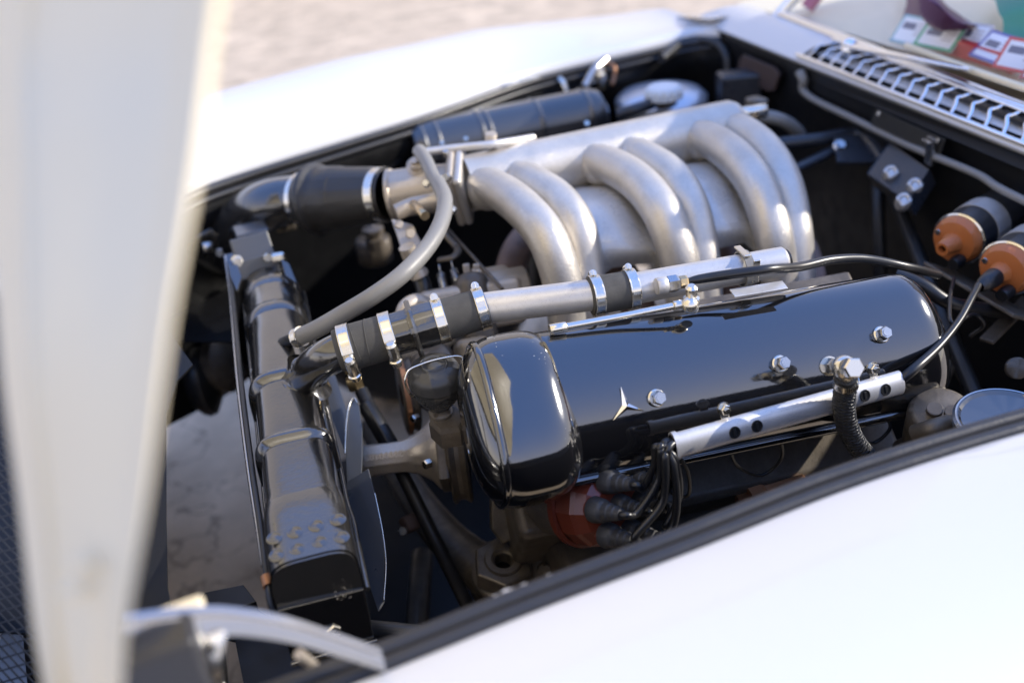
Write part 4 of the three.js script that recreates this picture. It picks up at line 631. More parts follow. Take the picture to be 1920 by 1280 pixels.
// timing cover: fat rounded black housing at the front of the long cover
{
  const nn = new THREE.Vector3(0.0, 0.74, 0.67).normalize(), xx = ad.clone(); xx.addScaledVector(nn, -xx.dot(nn)).normalize(); const tt = nn.clone().cross(xx);   // tt points up and back
  const c = V([0.2244, 0.854, -0.0063]).addScaledVector(nn, -0.056);
  const H = [0.061, 0.095, 0.068], e = [0.62, 0.36];
  const sp = (v, p) => Math.sign(v) * Math.pow(Math.abs(v), p);
  const rows = [], NU = 72, NV = 40;
  for (let i = 0; i <= NV; i++) { const la = (i / NV - 0.5) * Math.PI, row = []; for (let j = 0; j < NU; j++) { const lo = j / NU * Math.PI * 2; const cl = sp(Math.cos(la), 0.78), a = cl * sp(Math.cos(lo), 0.66), b = cl * sp(Math.sin(lo), 0.66), d = sp(Math.sin(la), 0.74); row.push(c.clone().addScaledVector(xx, a * H[0]).addScaledVector(tt, b * H[1]).addScaledVector(nn, d * H[2]).toArray()); } rows.push(row); }
  const t = thing('timing_cover', 'fat rounded glossy black housing at the front end of the long cover', 'engine cover', c.clone().addScaledVector(tt, -0.1).toArray());
  part(t, 'body', grid(rows.reverse(), true), M.gloss);
  const nick = []; for (let k = 0; k < 26; k++) { const lo = 1.2 + rnd() * 1.6 - (k % 3), la = 0.5 + rnd() * 0.6, cl = sp(Math.cos(la), 0.78); nick.push(ball(0.0003 + 0.0006 * rnd() * rnd(), c.clone().addScaledVector(xx, cl * sp(Math.cos(lo), 0.66) * H[0]).addScaledVector(tt, cl * sp(Math.sin(lo), 0.66) * H[1]).addScaledVector(nn, sp(Math.sin(la), 0.74) * H[2]).toArray(), [1.4, 0.6, 1], 6)); }
  part(t, 'paint_nick', nick, M.zinc, 'tiny pale nicks in the black paint');
  const flange = []; for (let j = 0; j <= 80; j++) { const lo = j / 80 * Math.PI * 2; flange.push(c.clone().addScaledVector(xx, -0.036).addScaledVector(tt, sp(Math.sin(lo), 0.70) * H[1] * 0.915).addScaledVector(nn, sp(Math.cos(lo), 0.70) * H[2] * 0.915).toArray()); }
  part(t, 'flange', tube(flange, 0.0045, { n: 120, m: 12, caps: false }), M.gloss);
}
// ---------- throttle linkage rod behind the cover
{
  const t = thing('throttle_rod', 'slim steel throttle rod with ball joint along the top of the cover', 'rod', [0.4292, 0.9, -0.0447]);
  part(t, 'rod', tube([[0.278, 0.9, -0.0662], [0.3528, 0.9, -0.0585], [0.4196, 0.905, -0.0447]], 0.0042, { n: 20, m: 16 }), M.zinc);
  part(t, 'sleeve', between([0.275, 0.9, -0.0665], [0.2941, 0.9, -0.0646], 0.0058), M.zinc); part(t, 'sleeve', between([0.4114, 0.905, -0.0449], [0.4258, 0.905, -0.0443], 0.0055), M.zinc);
  part(t, 'ball_joint', [lathe([[0, 0], [0.007, 0], [0.008, 0.004], [0.0075, 0.012], [0.009, 0.014], [0.009, 0.017], [0.0062, 0.019], [0.0068, 0.030], [0.004, 0.033], [0, 0.033]], [0.4348, 0.893, -0.0468], [-0.05, 1, 0.1], 28), ball(0.0098, [0.4292, 0.905, -0.0396])], M.zinc);
}
// ---------- breather cap
{
  const b = [0.1554, 0.815, -0.1348], t = thing('breather_cap', 'black domed breather cap held by a wire bail', 'filler cap', off(b, 0, -0.05, 0));
  const up = [-0.02, 0.95, 0.20];
  part(t, 'cup', lathe([[0, -0.028], [0.013, -0.028], [0.016, -0.018], [0.022, -0.010], [0.026, -0.002], [0.027, 0.012], [0.030, 0.014], [0.030, 0.0165], [0, 0.0165]], b, up, 48, 0.6), M.capRubber);
  part(t, 'dome', lathe([[0.0305, 0.017], [0.0315, 0.018], [0.032, 0.021], [0.031, 0.029], [0.0275, 0.036], [0.021, 0.0405], [0.0165, 0.042], [0.0155, 0.0412], [0.0145, 0.042], [0.0138, 0.0432], [0.0128, 0.0425], [0.009, 0.0428], [0.007, 0.045], [0.004, 0.047], [0, 0.0475]], b, up, 56, 0.8), M.capRubber);
  const U = V(up).normalize(), sx = X.clone().addScaledVector(U, -X.dot(U)).normalize(), sz = sx.clone().cross(U), W = (x, y, z) => V(b).addScaledVector(sx, x).addScaledVector(U, y).addScaledVector(sz, z).toArray();
  part(t, 'bail', tube([W(-0.028, 0.006, 0.006), W(-0.031, 0.012, 0.010), W(-0.036, 0.030, 0.012), W(-0.036, 0.041, 0.010), W(-0.030, 0.0465, 0.004), W(-0.012, 0.048, 0.0), W(0.012, 0.0485, 0.0), W(0.030, 0.0465, 0.002), W(0.036, 0.041, 0.006), W(0.036, 0.030, 0.010), W(0.031, 0.012, 0.010), W(0.028, 0.006, 0.006)], 0.0013, { n: 120, m: 8 }), M.zinc);
  const dm = [[0, 0.005], [0.008, 0], [0, -0.005], [-0.008, 0]].map(([x, y]) => { const r = 0.0272, a = x / r; return W(Math.sin(a) * r + 0.004, 0.006 + y, Math.cos(a) * r + 0.0002); });
  part(t, 'diamond_mark', tube([...dm, dm[0]], 0.0005, { straight: true, m: 6 }), M.wire);
  part(t, 'hex_base', [hex(0.023, 0.030, off(b, 0.006, -0.058, 0.008), up, 0.35), cyl(0.014, 0.03, off(b, 0, -0.05, 0), up)], M.iron);
}
// ---------- fan with hub, steering rods, suspension below
{
  const F0 = [0.0703, 0.645, -0.2785], F1 = [0.1677, 0.645, -0.2569], d = V(F1).sub(V(F0)), L = d.length(), D = d.toArray();
  const t = thing('cooling_fan', 'cooling fan with grey blades and a flared cast hub', 'fan', F0);
  part(t, 'hub', [lathe([[0, -0.006], [0.019, -0.006], [0.0215, 0], [0.0215, 0.01], [0.0205, 0.03], [0.0215, L * 0.5], [0.027, L * 0.68], [0.038, L * 0.85], [0.05, L * 0.95], [0.052, L], [0.05, L + 0.004], [0, L + 0.004]], F0, D, 48, 0.9)], M.castWarm);
  part(t, 'hub_flange', [plate([0, 1, 2, 3, 4, 5].map((k) => { const a = k / 6 * 6.283 + 0.35, r = k % 2 ? 0.078 : 0.052; const u = V(D).normalize(), y = Y.clone().addScaledVector(u, -u.y).normalize(), z = u.clone().cross(y); return V(F1).addScaledVector(y, Math.cos(a) * r).addScaledVector(z, Math.sin(a) * r).toArray(); }), 0.008, 0.003)], M.dark);
  part(t, 'pulley', lathe([[0.02, 0.010], [0.070, 0.010], [0.074, 0.013], [0.068, 0.020], [0.068, 0.026], [0.074, 0.033], [0.07, 0.036], [0.02, 0.036]], F1, D, 48, 0.6), M.dark);
  part(t, 'hub_bolt', hex(0.0065, 0.009, [0.144, 0.665, -0.2097], [-1, 0.2, 0.4]), M.zinc);
  const blade = (pts, label) => part(t, 'blade', plate(pts, 0.0022, 0.0004), M.fan, label);
  M.fan = std({ color: rgb(0.10, 0.105, 0.115), roughness: 0.45, metalness: 0.4, roughnessMap: tRough });
  blade([[0.0332, 0.6667, -0.1896], [0.0428, 0.6874, -0.2466], [0.0559, 0.7012, -0.2986], [0.0662, 0.7105, -0.325], [0.0731, 0.7143, -0.3313], [0.0762, 0.7122, -0.3173], [0.0716, 0.7015, -0.2768], [0.0603, 0.6853, -0.2288], [0.046, 0.6686, -0.1755]]);
  blade([[0.0353, 0.6723, -0.2043], [0.0645, 0.6845, -0.2035], [0.0637, 0.6759, -0.1631], [0.0595, 0.6616, -0.1025], [0.0528, 0.6523, -0.0573], [0.0404, 0.6394, -0.0175], [0.032, 0.6337, -0.0105], [0.0302, 0.6397, -0.0442], [0.033, 0.6545, -0.1233], [0.0326, 0.664, -0.1764]]);
  blade([[0.0554, 0.6743, -0.2475], [0.0441, 0.6758, -0.2632], [0.0395, 0.693, -0.3338], [0.0404, 0.7148, -0.3937], [0.0495, 0.7232, -0.414], [0.058, 0.7172, -0.3964], [0.0615, 0.6888, -0.3018]], 'blade in shadow behind the radiator');
  part(t, 'tip_edge', tube([[0.0424, 0.6885, -0.245], [0.0554, 0.7023, -0.297], [0.0658, 0.7116, -0.3234], [0.0731, 0.7157, -0.3297], [0.0758, 0.7132, -0.318]], 0.0011, { n: 30, m: 6 }), M.zinc);
  part(t, 'tip_edge', tube([[0.0639, 0.6771, -0.1614], [0.0597, 0.6629, -0.1008], [0.053, 0.6536, -0.0557], [0.0406, 0.6408, -0.0159]], 0.0011, { n: 30, m: 6 }), M.zinc);
  const font = await new FontLoader().loadAsync('fonts/droid/droid_sans_bold.typeface.json');
  const tg = new TextGeometry('R1220000105', { font, size: 0.0085, depth: 0.0012, curveSegments: 3, bevelEnabled: false }); tg.computeBoundingBox(); tg.translate(-tg.boundingBox.max.x / 2, -0.004, 0);
  const u = V(D).normalize().negate(), nrm = new THREE.Vector3(0, 0.72, 0.7); nrm.addScaledVector(u, -nrm.dot(u)).normalize(); const upv = nrm.clone().cross(u);
  tg.applyMatrix4(new THREE.Matrix4().makeBasis(u, upv, nrm)); const ct = V(mid(F0, F1, 0.36)).addScaledVector(nrm, 0.0208); tg.translate(ct.x, ct.y, ct.z);
  part(t, 'cast_number', tg, M.castWarm);
}
{
  const t = thing('steering_rod', 'black steering rod with copper clip running down behind the fan', 'rod', [0.1158, 0.5, -0.3062]);
  part(t, 'rod', between([0.0876, 0.7, -0.373], [0.1544, 0.47, -0.1281], 0.0095), M.black);
  part(t, 'sleeve', between([0.0882, 0.69, -0.3518], [0.1154, 0.62, -0.2863], 0.0125), M.wire);
  part(t, 'clip', [between([0.1049, 0.566, -0.2407], [0.1082, 0.552, -0.2247], 0.0125)], M.brown, 'brown clip');
  part(t, 'clip_bolt', [hex(0.0068, 0.008, [0.0947, 0.565, -0.2154], [-0.2, 0.5, 0.8])], M.zinc);
  part(t, 'brass_nut', [hex(0.0125, 0.018, [0.0825, 0.7, -0.3786], [-0.1, 1, -0.2]), cyl(0.0095, 0.05, [0.0831, 0.705, -0.4042], [-0.1, 1, -0.3]), hex(0.011, 0.01, [0.0806, 0.735, -0.3673], [-0.1, 1, -0.3])], M.brass);
  part(t, 'clip', between([0.0973, 0.635, -0.2967], [0.0991, 0.625, -0.2839], 0.0135), M.brown);
  const s = thing('suspension_arm', 'curved dirty steel suspension arm below the fan', 'suspension arm', [0.17, 0.42, -0.3047]);
  part(s, 'arm', tube([[0.1124, 0.42, -0.7051], [0.1302, 0.44, -0.5424], [0.1465, 0.45, -0.3986], [0.1699, 0.455, -0.2876], [0.2074, 0.46, -0.1928], [0.2522, 0.46, -0.1397]], [0.020, 0.024, 0.028, 0.032, 0.04, 0.045], { n: 40, m: 24, flat: 0.75 }), M.iron);
  part(s, 'socket', [cyl(0.052, 0.05, [0.2204, 0.43, -0.1983], [0.05, 1, 0.25], 40), cyl(0.043, 0.012, [0.21, 0.485, -0.1606], [0.05, 1, 0.25], 40)], M.iron);
  const hx = [0.2097, 0.5, -0.1546], hd = [0.05, 1, 0.25];
  part(s, 'large_nut', (() => { const sh = new THREE.Shape(); for (let k = 0; k < 6; k++) { const a = k * 1.0472; sh[k ? 'lineTo' : 'moveTo'](Math.cos(a) * 0.038, Math.sin(a) * 0.038); } sh.closePath(); const ho = new THREE.Path(); ho.absarc(0, 0, 0.0145, 0, 6.2832, true); sh.holes.push(ho); const g = new THREE.ExtrudeGeometry(sh, { depth: 0.024, bevelEnabled: true, bevelThickness: 0.003, bevelSize: 0.003, bevelSegments: 2, curveSegments: 24 }); g.rotateX(-Math.PI / 2); return place(g, hx, hd, 0.3); })(), M.iron);
  part(s, 'nut_collar', lathe([[0.0145, 0.0275], [0.026, 0.0275], [0.024, 0.031], [0.0165, 0.031], [0.0145, 0.029]], hx, hd, 36), M.iron);
  part(s, 'bore', cyl(0.0148, 0.004, off(hx, 0, 0.002, 0), hd), M.wall);
  const a = thing('starter_housing', 'dusty round cast housing right of the large hexagon nut', 'housing', [0.2971, 0.45, -0.2006]);
  part(a, 'body', [lathe([[0, 0.07], [0.03, 0.07], [0.046, 0.06], [0.05, 0.045], [0.05, 0]], [0.3183, 0.46, -0.1795], [-0.4, 0.3, 0.85], 40), ball(0.052, [0.3084, 0.48, -0.1776])], M.iron);
  part(a, 'cap', lathe([[0, 0.02], [0.012, 0.02], [0.014, 0.014], [0.024, 0.012], [0.026, 0]], [0.2693, 0.5, -0.1397], [-0.4, 0.35, 0.85], 30), M.dark);
  part(a, 'stud', cyl(0.006, 0.02, [0.2632, 0.525, -0.1174], [-0.4, 0.35, 0.85]), M.iron);
  solo('side_strut', between([0.1354, 0.35, -0.4042], [0.0676, 0.35, -0.1725], 0.018), M.dark, 'dark strut in the depth between fan and fender', 'strut');
}
// ---------- distributor and spark wires
const mouth = [0.3577, 0.8, 0.057], wt1 = [0.6484, 0.792, 0.0449], wtd = V(wt1).sub(V(mouth)).normalize();
{
  const c = V([0.2986, 0.71, 0.0102]), ax = new THREE.Vector3(0.42, 0.33, 0.85).normalize(), e1 = Y.clone().addScaledVector(ax, -ax.y).normalize(), e2 = ax.clone().cross(e1);
  const at = (r, a, h) => c.clone().addScaledVector(ax, h).addScaledVector(e1, Math.cos(a) * r).addScaledVector(e2, Math.sin(a) * r);
  const t = thing('distributor', 'reddish brown distributor cap with black spark plug boots', 'distributor', at(0, 0, -0.05).toArray());
  part(t, 'cap', [(() => { const g = new THREE.LatheGeometry([[0.050, -0.03], [0.050, -0.005], [0.047, 0.0], [0.042, 0.012], [0.031, 0.020], [0.0, 0.024]].map((q) => new THREE.Vector2(Math.max(q[0], 1e-5), q[1])), 12).toNonIndexed(); g.computeVertexNormals(); return place(g, c.toArray(), ax.toArray(), 0.2); })(), lathe([[0.050, -0.036], [0.054, -0.036], [0.054, -0.028], [0.050, -0.027]], c.toArray(), ax.toArray(), 48)], M.bakelite);
  part(t, 'body', lathe([[0.02, -0.14], [0.035, -0.10], [0.046, -0.08], [0.046, -0.036]], c.toArray(), ax.toArray(), 40), M.dark);
  const tips = [];
  for (let k = 0; k < 7; k++) {
    const r = k < 6 ? 0.034 : 0, a = k * 1.0472 + 0.12, p = at(r, a, 0.012).toArray(), d = ax.toArray();
    part(t, 'cap_tower', lathe([[0.0105, 0], [0.0095, 0.012], [0, 0.012]], p, d, 24), M.bakelite);
    const b = part(t, 'boot', lathe([[0, 0.006], [0.0142, 0.006], [0.0148, 0.008], [0.0128, 0.021], [0.0108, 0.024], [0.0102, 0.0245], [0.0098, 0.032], [0.0086, 0.0335], [0.0082, 0.040], [0.007, 0.0415], [0.0064, 0.048], [0, 0.05]], p, d, 28, 0.5), M.boot);
    tips.push(at(r, a, 0.055));
  }
  const labels = ['spark wire rising from the topmost boot', 'spark wire on the right side, upper one', 'spark wire on the right side, lower one', 'spark wire from the lowest boot', 'spark wire from the lower left boot', 'spark wire from the upper left boot', 'spark wire from the middle boot of the cap'];
  const via = [[[0.3254, 0.755, 0.0547], [0.3392, 0.785, 0.0568], [0.3403, 0.806, 0.058]], [[0.3069, 0.74, 0.0742], [0.3384, 0.77, 0.0669], [0.3437, 0.805, 0.0622]], [[0.3011, 0.72, 0.0857], [0.3377, 0.75, 0.0778], [0.3465, 0.8, 0.0662]], [[0.3174, 0.7, 0.0863], [0.3458, 0.72, 0.0845], [0.3539, 0.787, 0.0706]], [[0.3412, 0.715, 0.076], [0.361, 0.742, 0.0679], [0.3566, 0.793, 0.0665]], [[0.3347, 0.75, 0.0649], [0.349, 0.775, 0.059], [0.3435, 0.808, 0.0615]], [[0.329, 0.73, 0.0682], [0.3555, 0.76, 0.0606], [0.3501, 0.803, 0.0652]]];
  tips.forEach((p, k) => {
    const m = V(mouth).addScaledVector(wtd, 0.014), o = (k - 3) * 0.0022, top = V(mouth).add(new THREE.Vector3(-0.006 + o, 0.006 - (k % 3) * 0.006, 0.003 - (k % 2) * 0.005));
    solo('spark_wire', tube([p.clone().addScaledVector(ax, -0.012).toArray(), p.clone().addScaledVector(ax, 0.012).toArray(), ...via[k], top.toArray(), m.toArray()], 0.0043, { n: 70, m: 12 }), M.wire, labels[k], 'wire');
  });
}
{
  const t = thing('wire_conduit', 'flat aluminium spark wire tube with black holes below the cover', 'conduit', mid(mouth, wt1, 0.5));
  const up = [0, 0.93, -0.36], fn = V(up).cross(wtd).normalize(); if (fn.z < 0) fn.negate();
  part(t, 'tube', tube([mid(mouth, wt1, 0.015), mid(mouth, wt1, 0.5), mid(mouth, wt1, 0.985), wt1], [0.0085, 0.0085, 0.0085, 0.0085, 0.0085, 0.0085, 0.0085, 0.006], { n: 60, m: 40, flat: 1.62, up }), M.pipe);
  part(t, 'mouth_ring', tube([mid(mouth, wt1, 0.008), mid(mouth, wt1, 0.026)], 0.0097, { straight: true, m: 40, flat: 1.6, up }), M.pipe);
  part(t, 'mouth_liner', tube([mid(mouth, wt1, 0.005), mid(mouth, wt1, 0.024)], 0.0082, { straight: true, m: 36, flat: 1.6, up }), M.wall);
  for (const f of [0.245, 0.338, 0.81, 0.905]) {
    const p = V(mid(mouth, wt1, f)).addScaledVector(fn, 0.0082).addScaledVector(V(up).normalize(), -0.001).toArray();
    part(t, 'wire_hole', [lathe([[0, 0], [0.0064, 0], [0.0064, 0.0006], [0, 0.0006]], p, fn.toArray(), 28)], M.wall);
    part(t, 'grommet', [lathe([[0.0050, 0.0004], [0.0054, 0.0012], [0.0064, 0.0012], [0.0068, 0.0004]], p, fn.toArray(), 28), rbox([0.0028, 0.0012, 0.0085], V(p).addScaledVector(fn, 0.0008).toArray(), 0.0005, wtd.toArray(), fn.toArray())], M.wire);
  }
  for (const f of [0.235, 0.885]) {
    const b = V(mid(mouth, wt1, f)).addScaledVector(V(up).normalize(), 0.024).addScaledVector(fn, -0.002), n = [0.05, 0.25, 0.95];
    const g = part(t, 'mount_tab', [rbox([0.010, 0.020, 0.002], b.clone().addScaledVector(V(up).normalize(), -0.006).toArray(), 0.0006, wtd.toArray(), up), lathe([[0, -0.001], [0.0075, -0.001], [0.0075, 0.001], [0, 0.001]], b.toArray(), n, 24)], M.zinc);
    part(g, 'tab_nut', [hex(0.006, 0.006, b.clone().addScaledVector(V(n), 0.001).toArray(), n, 0.3), cyl(0.003, 0.010, b.toArray(), n), cyl(0.0075, 0.0015, b.toArray(), n)], M.zinc);
  }
  const cb = thing('coil_lead', 'black coil lead running from the flat tube up to the right coil', 'wire', [0.7875, 0.8, -0.0298]);
  part(cb, 'lead', tube([mid(mouth, wt1, 0.98), [0.6608, 0.805, 0.0465], [0.7123, 0.81, 0.0237], [0.7678, 0.815, -0.0091], [0.8087, 0.82, -0.0388], [0.8398, 0.82, -0.0633]], [0.006, 0.0058, 0.0048, 0.0045, 0.0045, 0.0045], { n: 50, m: 12 }), M.wire);
  solo('wire_loop', tube([[0.3646, 0.79, 0.0576], [0.3779, 0.76, 0.0558], [0.381, 0.72, 0.047], [0.3694, 0.72, 0.0366], [0.3665, 0.74, 0.0271]], 0.0022, { n: 50, m: 8 }), M.wire, 'thin black wire loop under the mouth of the flat tube', 'wire');
  solo('wire_loop', tube([[0.4528, 0.74, 0.0072], [0.4708, 0.7, 0.0014], [0.5017, 0.68, 0.0038], [0.5228, 0.7, 0.0085], [0.5154, 0.74, 0.0138]], 0.0022, { n: 50, m: 8 }), M.wire, 'thin black wire loop hanging below the middle of the flat tube', 'wire');
  solo('wire_loop', tube([[0.5894, 0.74, 0.0372], [0.6366, 0.7, 0.0268], [0.6538, 0.72, 0.0302], [0.6471, 0.74, 0.0165], [0.6249, 0.76, 0.0142]], 0.0022, { n: 50, m: 8 }), M.wire, 'thin black wire loop right of the braided hose', 'wire');
}
// ---------- oil feed fitting and braided hose
{
  const a = [0.5467, 0.845, 0.0527], b = [0.5377, 0.875, 0.108], d = V(b).sub(V(a)).normalize().toArray(), n = (f) => mid(a, b, f);
  const t = thing('oil_feed', 'braided black oil hose with bright hexagon banjo fitting', 'hose', [0.634, 0.7, -0.011]);
  part(t, 'nut', [hex(0.0092, 0.016, n(0.0), d), lathe([[0, -0.004], [0.0105, -0.004], [0.0105, 0], [0, 0]], n(0), d)], M.zinc);
  part(t, 'banjo', [lathe([[0, 0], [0.009, 0], [0.0118, 0.004], [0.0126, 0.009], [0.0118, 0.014], [0.0095, 0.017], [0, 0.017]], n(0.42), d, 36), between(n(0.65), [0.5488, 0.842, 0.0794], 0.0092)], M.zinc);
  part(t, 'banjo_bolt', hex(0.0112, 0.009, n(0.82), d, 0.2), M.zinc);
  const pts = [[0.5462, 0.85, 0.0831], [0.554, 0.83, 0.0725], [0.5583, 0.8, 0.0674], [0.57, 0.765, 0.0618], [0.5852, 0.735, 0.0619], [0.6129, 0.7, 0.0595], [0.6554, 0.66, 0.0574]];
  const h = part(t, 'hose', tube(pts, 0.0112, { n: 80, m: 28 }), M.braid = std({ color: rgb(0.018, 0.018, 0.019), roughness: 0.6 }));
  const g = [], c = new THREE.CatmullRomCurve3(pts.map(V), false, 'centripetal');
  for (const s of [-1, 1]) for (let k = 0; k < 6; k++) { const q = []; for (let i = 0; i <= 90; i++) { const f = 0.06 + 0.94 * i / 90, p = c.getPoint(f), tn = c.getTangent(f), u = Y.clone().cross(tn).normalize(), w = tn.clone().cross(u), an = s * f * 46 + k * 1.047, r = 0.0113 + 0.0004 * s * Math.sin(f * 200); q.push(p.addScaledVector(u, Math.cos(an) * r).addScaledVector(w, Math.sin(an) * r).toArray()); } g.push(tube(q, 0.0009, { straight: true, m: 5, caps: false })); }
  part(h, 'braid', g, M.wire);
  const cd = V(pts[1]).sub(V(pts[2])).normalize().toArray(), cp = [0.5516, 0.836, 0.0761];
  const cl = clamp(t, cp, cd, 0.0114, 0.009, [0, 0, 1], M.zinc, false);
  const slots = []; for (let k = 0; k < 7; k++) { const a2 = (k - 3) * 0.18, dd = V(cd), s = new THREE.Vector3(0, 0.2, 1); s.addScaledVector(dd, -s.dot(dd)).normalize(); const tt = dd.clone().cross(s), o = s.clone().multiplyScalar(Math.cos(a2)).addScaledVector(tt, Math.sin(a2)); slots.push(rbox([0.005, 0.0006, 0.0009], V(cp).addScaledVector(o, 0.0131).toArray(), 0.0001, cd, o.toArray())); }
  part(cl, 'band_slot', slots, M.black);
}
// ---------- things at the rear right of the bay
{
  const coil = (label, f, len, wired) => {
    const d = new THREE.Vector3(0.93, 0.02, -0.36).normalize(), D = d.toArray(), at = (k) => V(f).addScaledVector(d, k);
    const t = thing('ignition_coil', label, 'ignition coil', off(f, 0.05, -0.04, 0), 'ignition coils');
    part(t, 'cap', lathe([[0, -0.012], [0.016, -0.012], [0.030, -0.009], [0.0345, -0.003], [0.036, 0.004], [0.036, 0.012], [0, 0.012]], f, D, 44, 0.5), M.orange);
    part(t, 'body', lathe([[0.0365, 0.006], [0.038, 0.008], [0.038, 0.040], [0.0365, 0.042], [0.0365, 0.13], [0, 0.132]], f, D, 44, 0.5), M.canister);
    part(t, 'strap', lathe([[0.0375, 0.044], [0.0392, 0.044], [0.0392, 0.078], [0.0375, 0.078]], f, D, 44, 0.5), M.pipe);
    part(t, 'rim', lathe([[0.0365, 0.0035], [0.0392, 0.005], [0.0385, 0.008], [0.036, 0.009]], f, D, 44, 0.8), M.zinc);
    const n0 = V(f).addScaledVector(d, -0.010).add(new THREE.Vector3(0, 0, 0)).toArray();
    const nz = part(t, 'tower', lathe([[0.016, 0.0], [0.0125, -0.010], [0.0105, -0.028], [0.0095, -0.030], [0.006, -0.030], [0.0055, -0.02]], n0, D, 30, 0.5), M.orange);
    for (const [y, z, m] of [[0.010, -0.026, M.bolt], [-0.022, 0.016, M.wire]]) { const p = V(f).addScaledVector(d, -0.010).add(new THREE.Vector3(0, y, z)); const q = part(t, 'terminal', m === M.wire ? [lathe([[0, -0.018], [0.008, -0.017], [0.0095, -0.010], [0.009, 0.004]], p.toArray(), D, 20)] : [cyl(0.004, 0.014, p.clone().addScaledVector(d, -0.012).toArray(), D), hex(0.0065, 0.006, p.clone().addScaledVector(d, -0.004).toArray(), D)], m); }
    if (wired) part(t, 'lead_boot', lathe([[0.006, -0.056], [0.0095, -0.050], [0.0125, -0.030], [0.0128, -0.018], [0, -0.018]], n0, D, 24), M.wire);
    return t;
  };
  coil('orange capped ignition coil with an open nozzle, the left one', [0.9551, 0.79, -0.235], 0.13, false);
  coil('orange capped ignition coil with a black lead plugged in, the right one', [0.9451, 0.79, -0.1291], 0.13, true);
  const cr = thing('coil_bracket', 'dark tangle of bracket plates under the ignition coils', 'bracket', [0.9758, 0.66, -0.1841]);
  part(cr, 'plate', [bar([0.9483, 0.74, -0.2568], [0.9423, 0.74, -0.0731], 0.06, 0.006, [0.2, 0.5, 1]), bar([0.9092, 0.7, -0.1046], [1.0151, 0.72, -0.1476], 0.02, 0.006)], M.dark);
  part(cr, 'cap', cyl(0.014, 0.012, [0.8939, 0.7, -0.0342], [-0.4, 0.5, 0.7]), M.dark);
  solo('thin_wire', tube([[0.9015, 0.77, -0.1716], [0.8415, 0.78, -0.1089], [0.8014, 0.78, -0.0561], [0.8669, 0.76, -0.0876], [0.8829, 0.74, -0.0875], [0.8751, 0.72, -0.099]], 0.0026, { n: 50, m: 8 }), M.wire, 'thin black wire dangling from the left coil', 'wire');
  solo('large_cable', tube([[0.7995, 0.8, -0.167], [0.8225, 0.79, -0.1409], [0.8461, 0.77, -0.1197], [0.9161, 0.74, -0.1209], [0.9689, 0.72, -0.1267]], 0.0095, { n: 40, m: 14 }), M.wire, 'thick black cable passing behind the end of the cover', 'cable');
  // chassis frame
  const t = thing('space_frame', 'black tubular chassis frame with gusset at the rear of the bay', 'frame', [1.1564, 0.5, -0.6601]);
  part(t, 'top_tube', tube([[0.936, 0.8, -0.7181], [1.0235, 0.8, -0.6963], [1.1019, 0.8, -0.6808], [1.0948, 0.795, -0.6193], [1.0539, 0.77, -0.5008]], 0.0125, { n: 40, m: 20 }), M.blueblack);
  part(t, 'gusset', plate([[1.049, 0.805, -0.6757], [1.1019, 0.805, -0.6622], [1.0872, 0.78, -0.5732], [1.0723, 0.78, -0.5861], [1.0157, 0.785, -0.6127]], 0.006, 0.001), M.blueblack);
  part(t, 'brace', [tube([[0.9254, 0.77, -0.6439], [0.9901, 0.775, -0.6595], [1.0607, 0.785, -0.6738]], 0.0125, { n: 20, m: 16, flat: 0.6 })], M.blueblack);
  part(t, 'gusset_bolt', [cyl(0.014, 0.010, [1.0453, 0.792, -0.6521], [-0.2, 0.7, 0.6]), hex(0.009, 0.016, [1.0453, 0.792, -0.6521], [-0.2, 0.7, 0.6])], M.bolt);
  part(t, 'upright', between([1.0996, 0.78, -0.616], [1.031, 0.6, -0.4839], 0.0115), M.black);
  part(t, 'diagonal', [between([1.091, 0.77, -0.5875], [0.9183, 0.6, -0.1153], 0.0115), between([0.952, 0.62, -0.2392], [1.0115, 0.5, -0.1812], 0.0115), between([0.9687, 0.62, -0.2125], [0.9023, 0.42, -0.2287], 0.010)], M.black);
  // slanted plate with three ringed studs
  const q = thing('stud_plate', 'black slanted junction plate with three bright ringed studs', 'junction box', [1.0649, 0.74, -0.4823]);
  part(q, 'box', [plate([[1.0864, 0.8, -0.549], [1.0605, 0.8, -0.4176], [1.005, 0.765, -0.3871], [1.0247, 0.77, -0.5189]], -0.03, 0.002), rbox([0.07, 0.05, 0.06], [1.157, 0.77, -0.5288], 0.004, [1, 0, 0.3])], M.blueblack);
  const fn = [-0.35, 0.72, 0.6];
  for (const p of [[1.0185, 0.806, -0.4719], [1.0137, 0.806, -0.4055], [0.9815, 0.793, -0.3885]]) part(q, 'ringed_stud', [lathe([[0.0060, -0.01], [0.0060, 0.006], [0.0078, 0.0075], [0.0110, 0.006], [0.0120, 0.001], [0.0120, -0.015]], p, fn, 30, 1.2), cyl(0.005, 0.004, p, fn)], M.pipe);
  // pipe on the firewall, data plate
  solo('firewall_pipe', tube([[1.09, 0.8804, -0.862], [1.09, 0.8677, -0.8476], [1.09, 0.8514, -0.8497], [1.09, 0.842, -0.83], [1.08, 0.8376, -0.6678], [1.07, 0.8363, -0.519], [1.06, 0.8405, -0.4398], [1.05, 0.8453, -0.3087], [1.04, 0.8448, -0.2644], [1.03, 0.8459, -0.1875]], [0.010, 0.009, 0.0075, 0.0065, 0.0062, 0.0062, 0.0062, 0.0062, 0.0062], { n: 90, m: 14 }), M.hoseGrey, 'thin grey pipe running along the firewall', 'pipe');
  const pp = thing('data_plate', 'dark engraved metal plate screwed to the firewall', 'plate', [1.1, 0.8343, -0.544]);
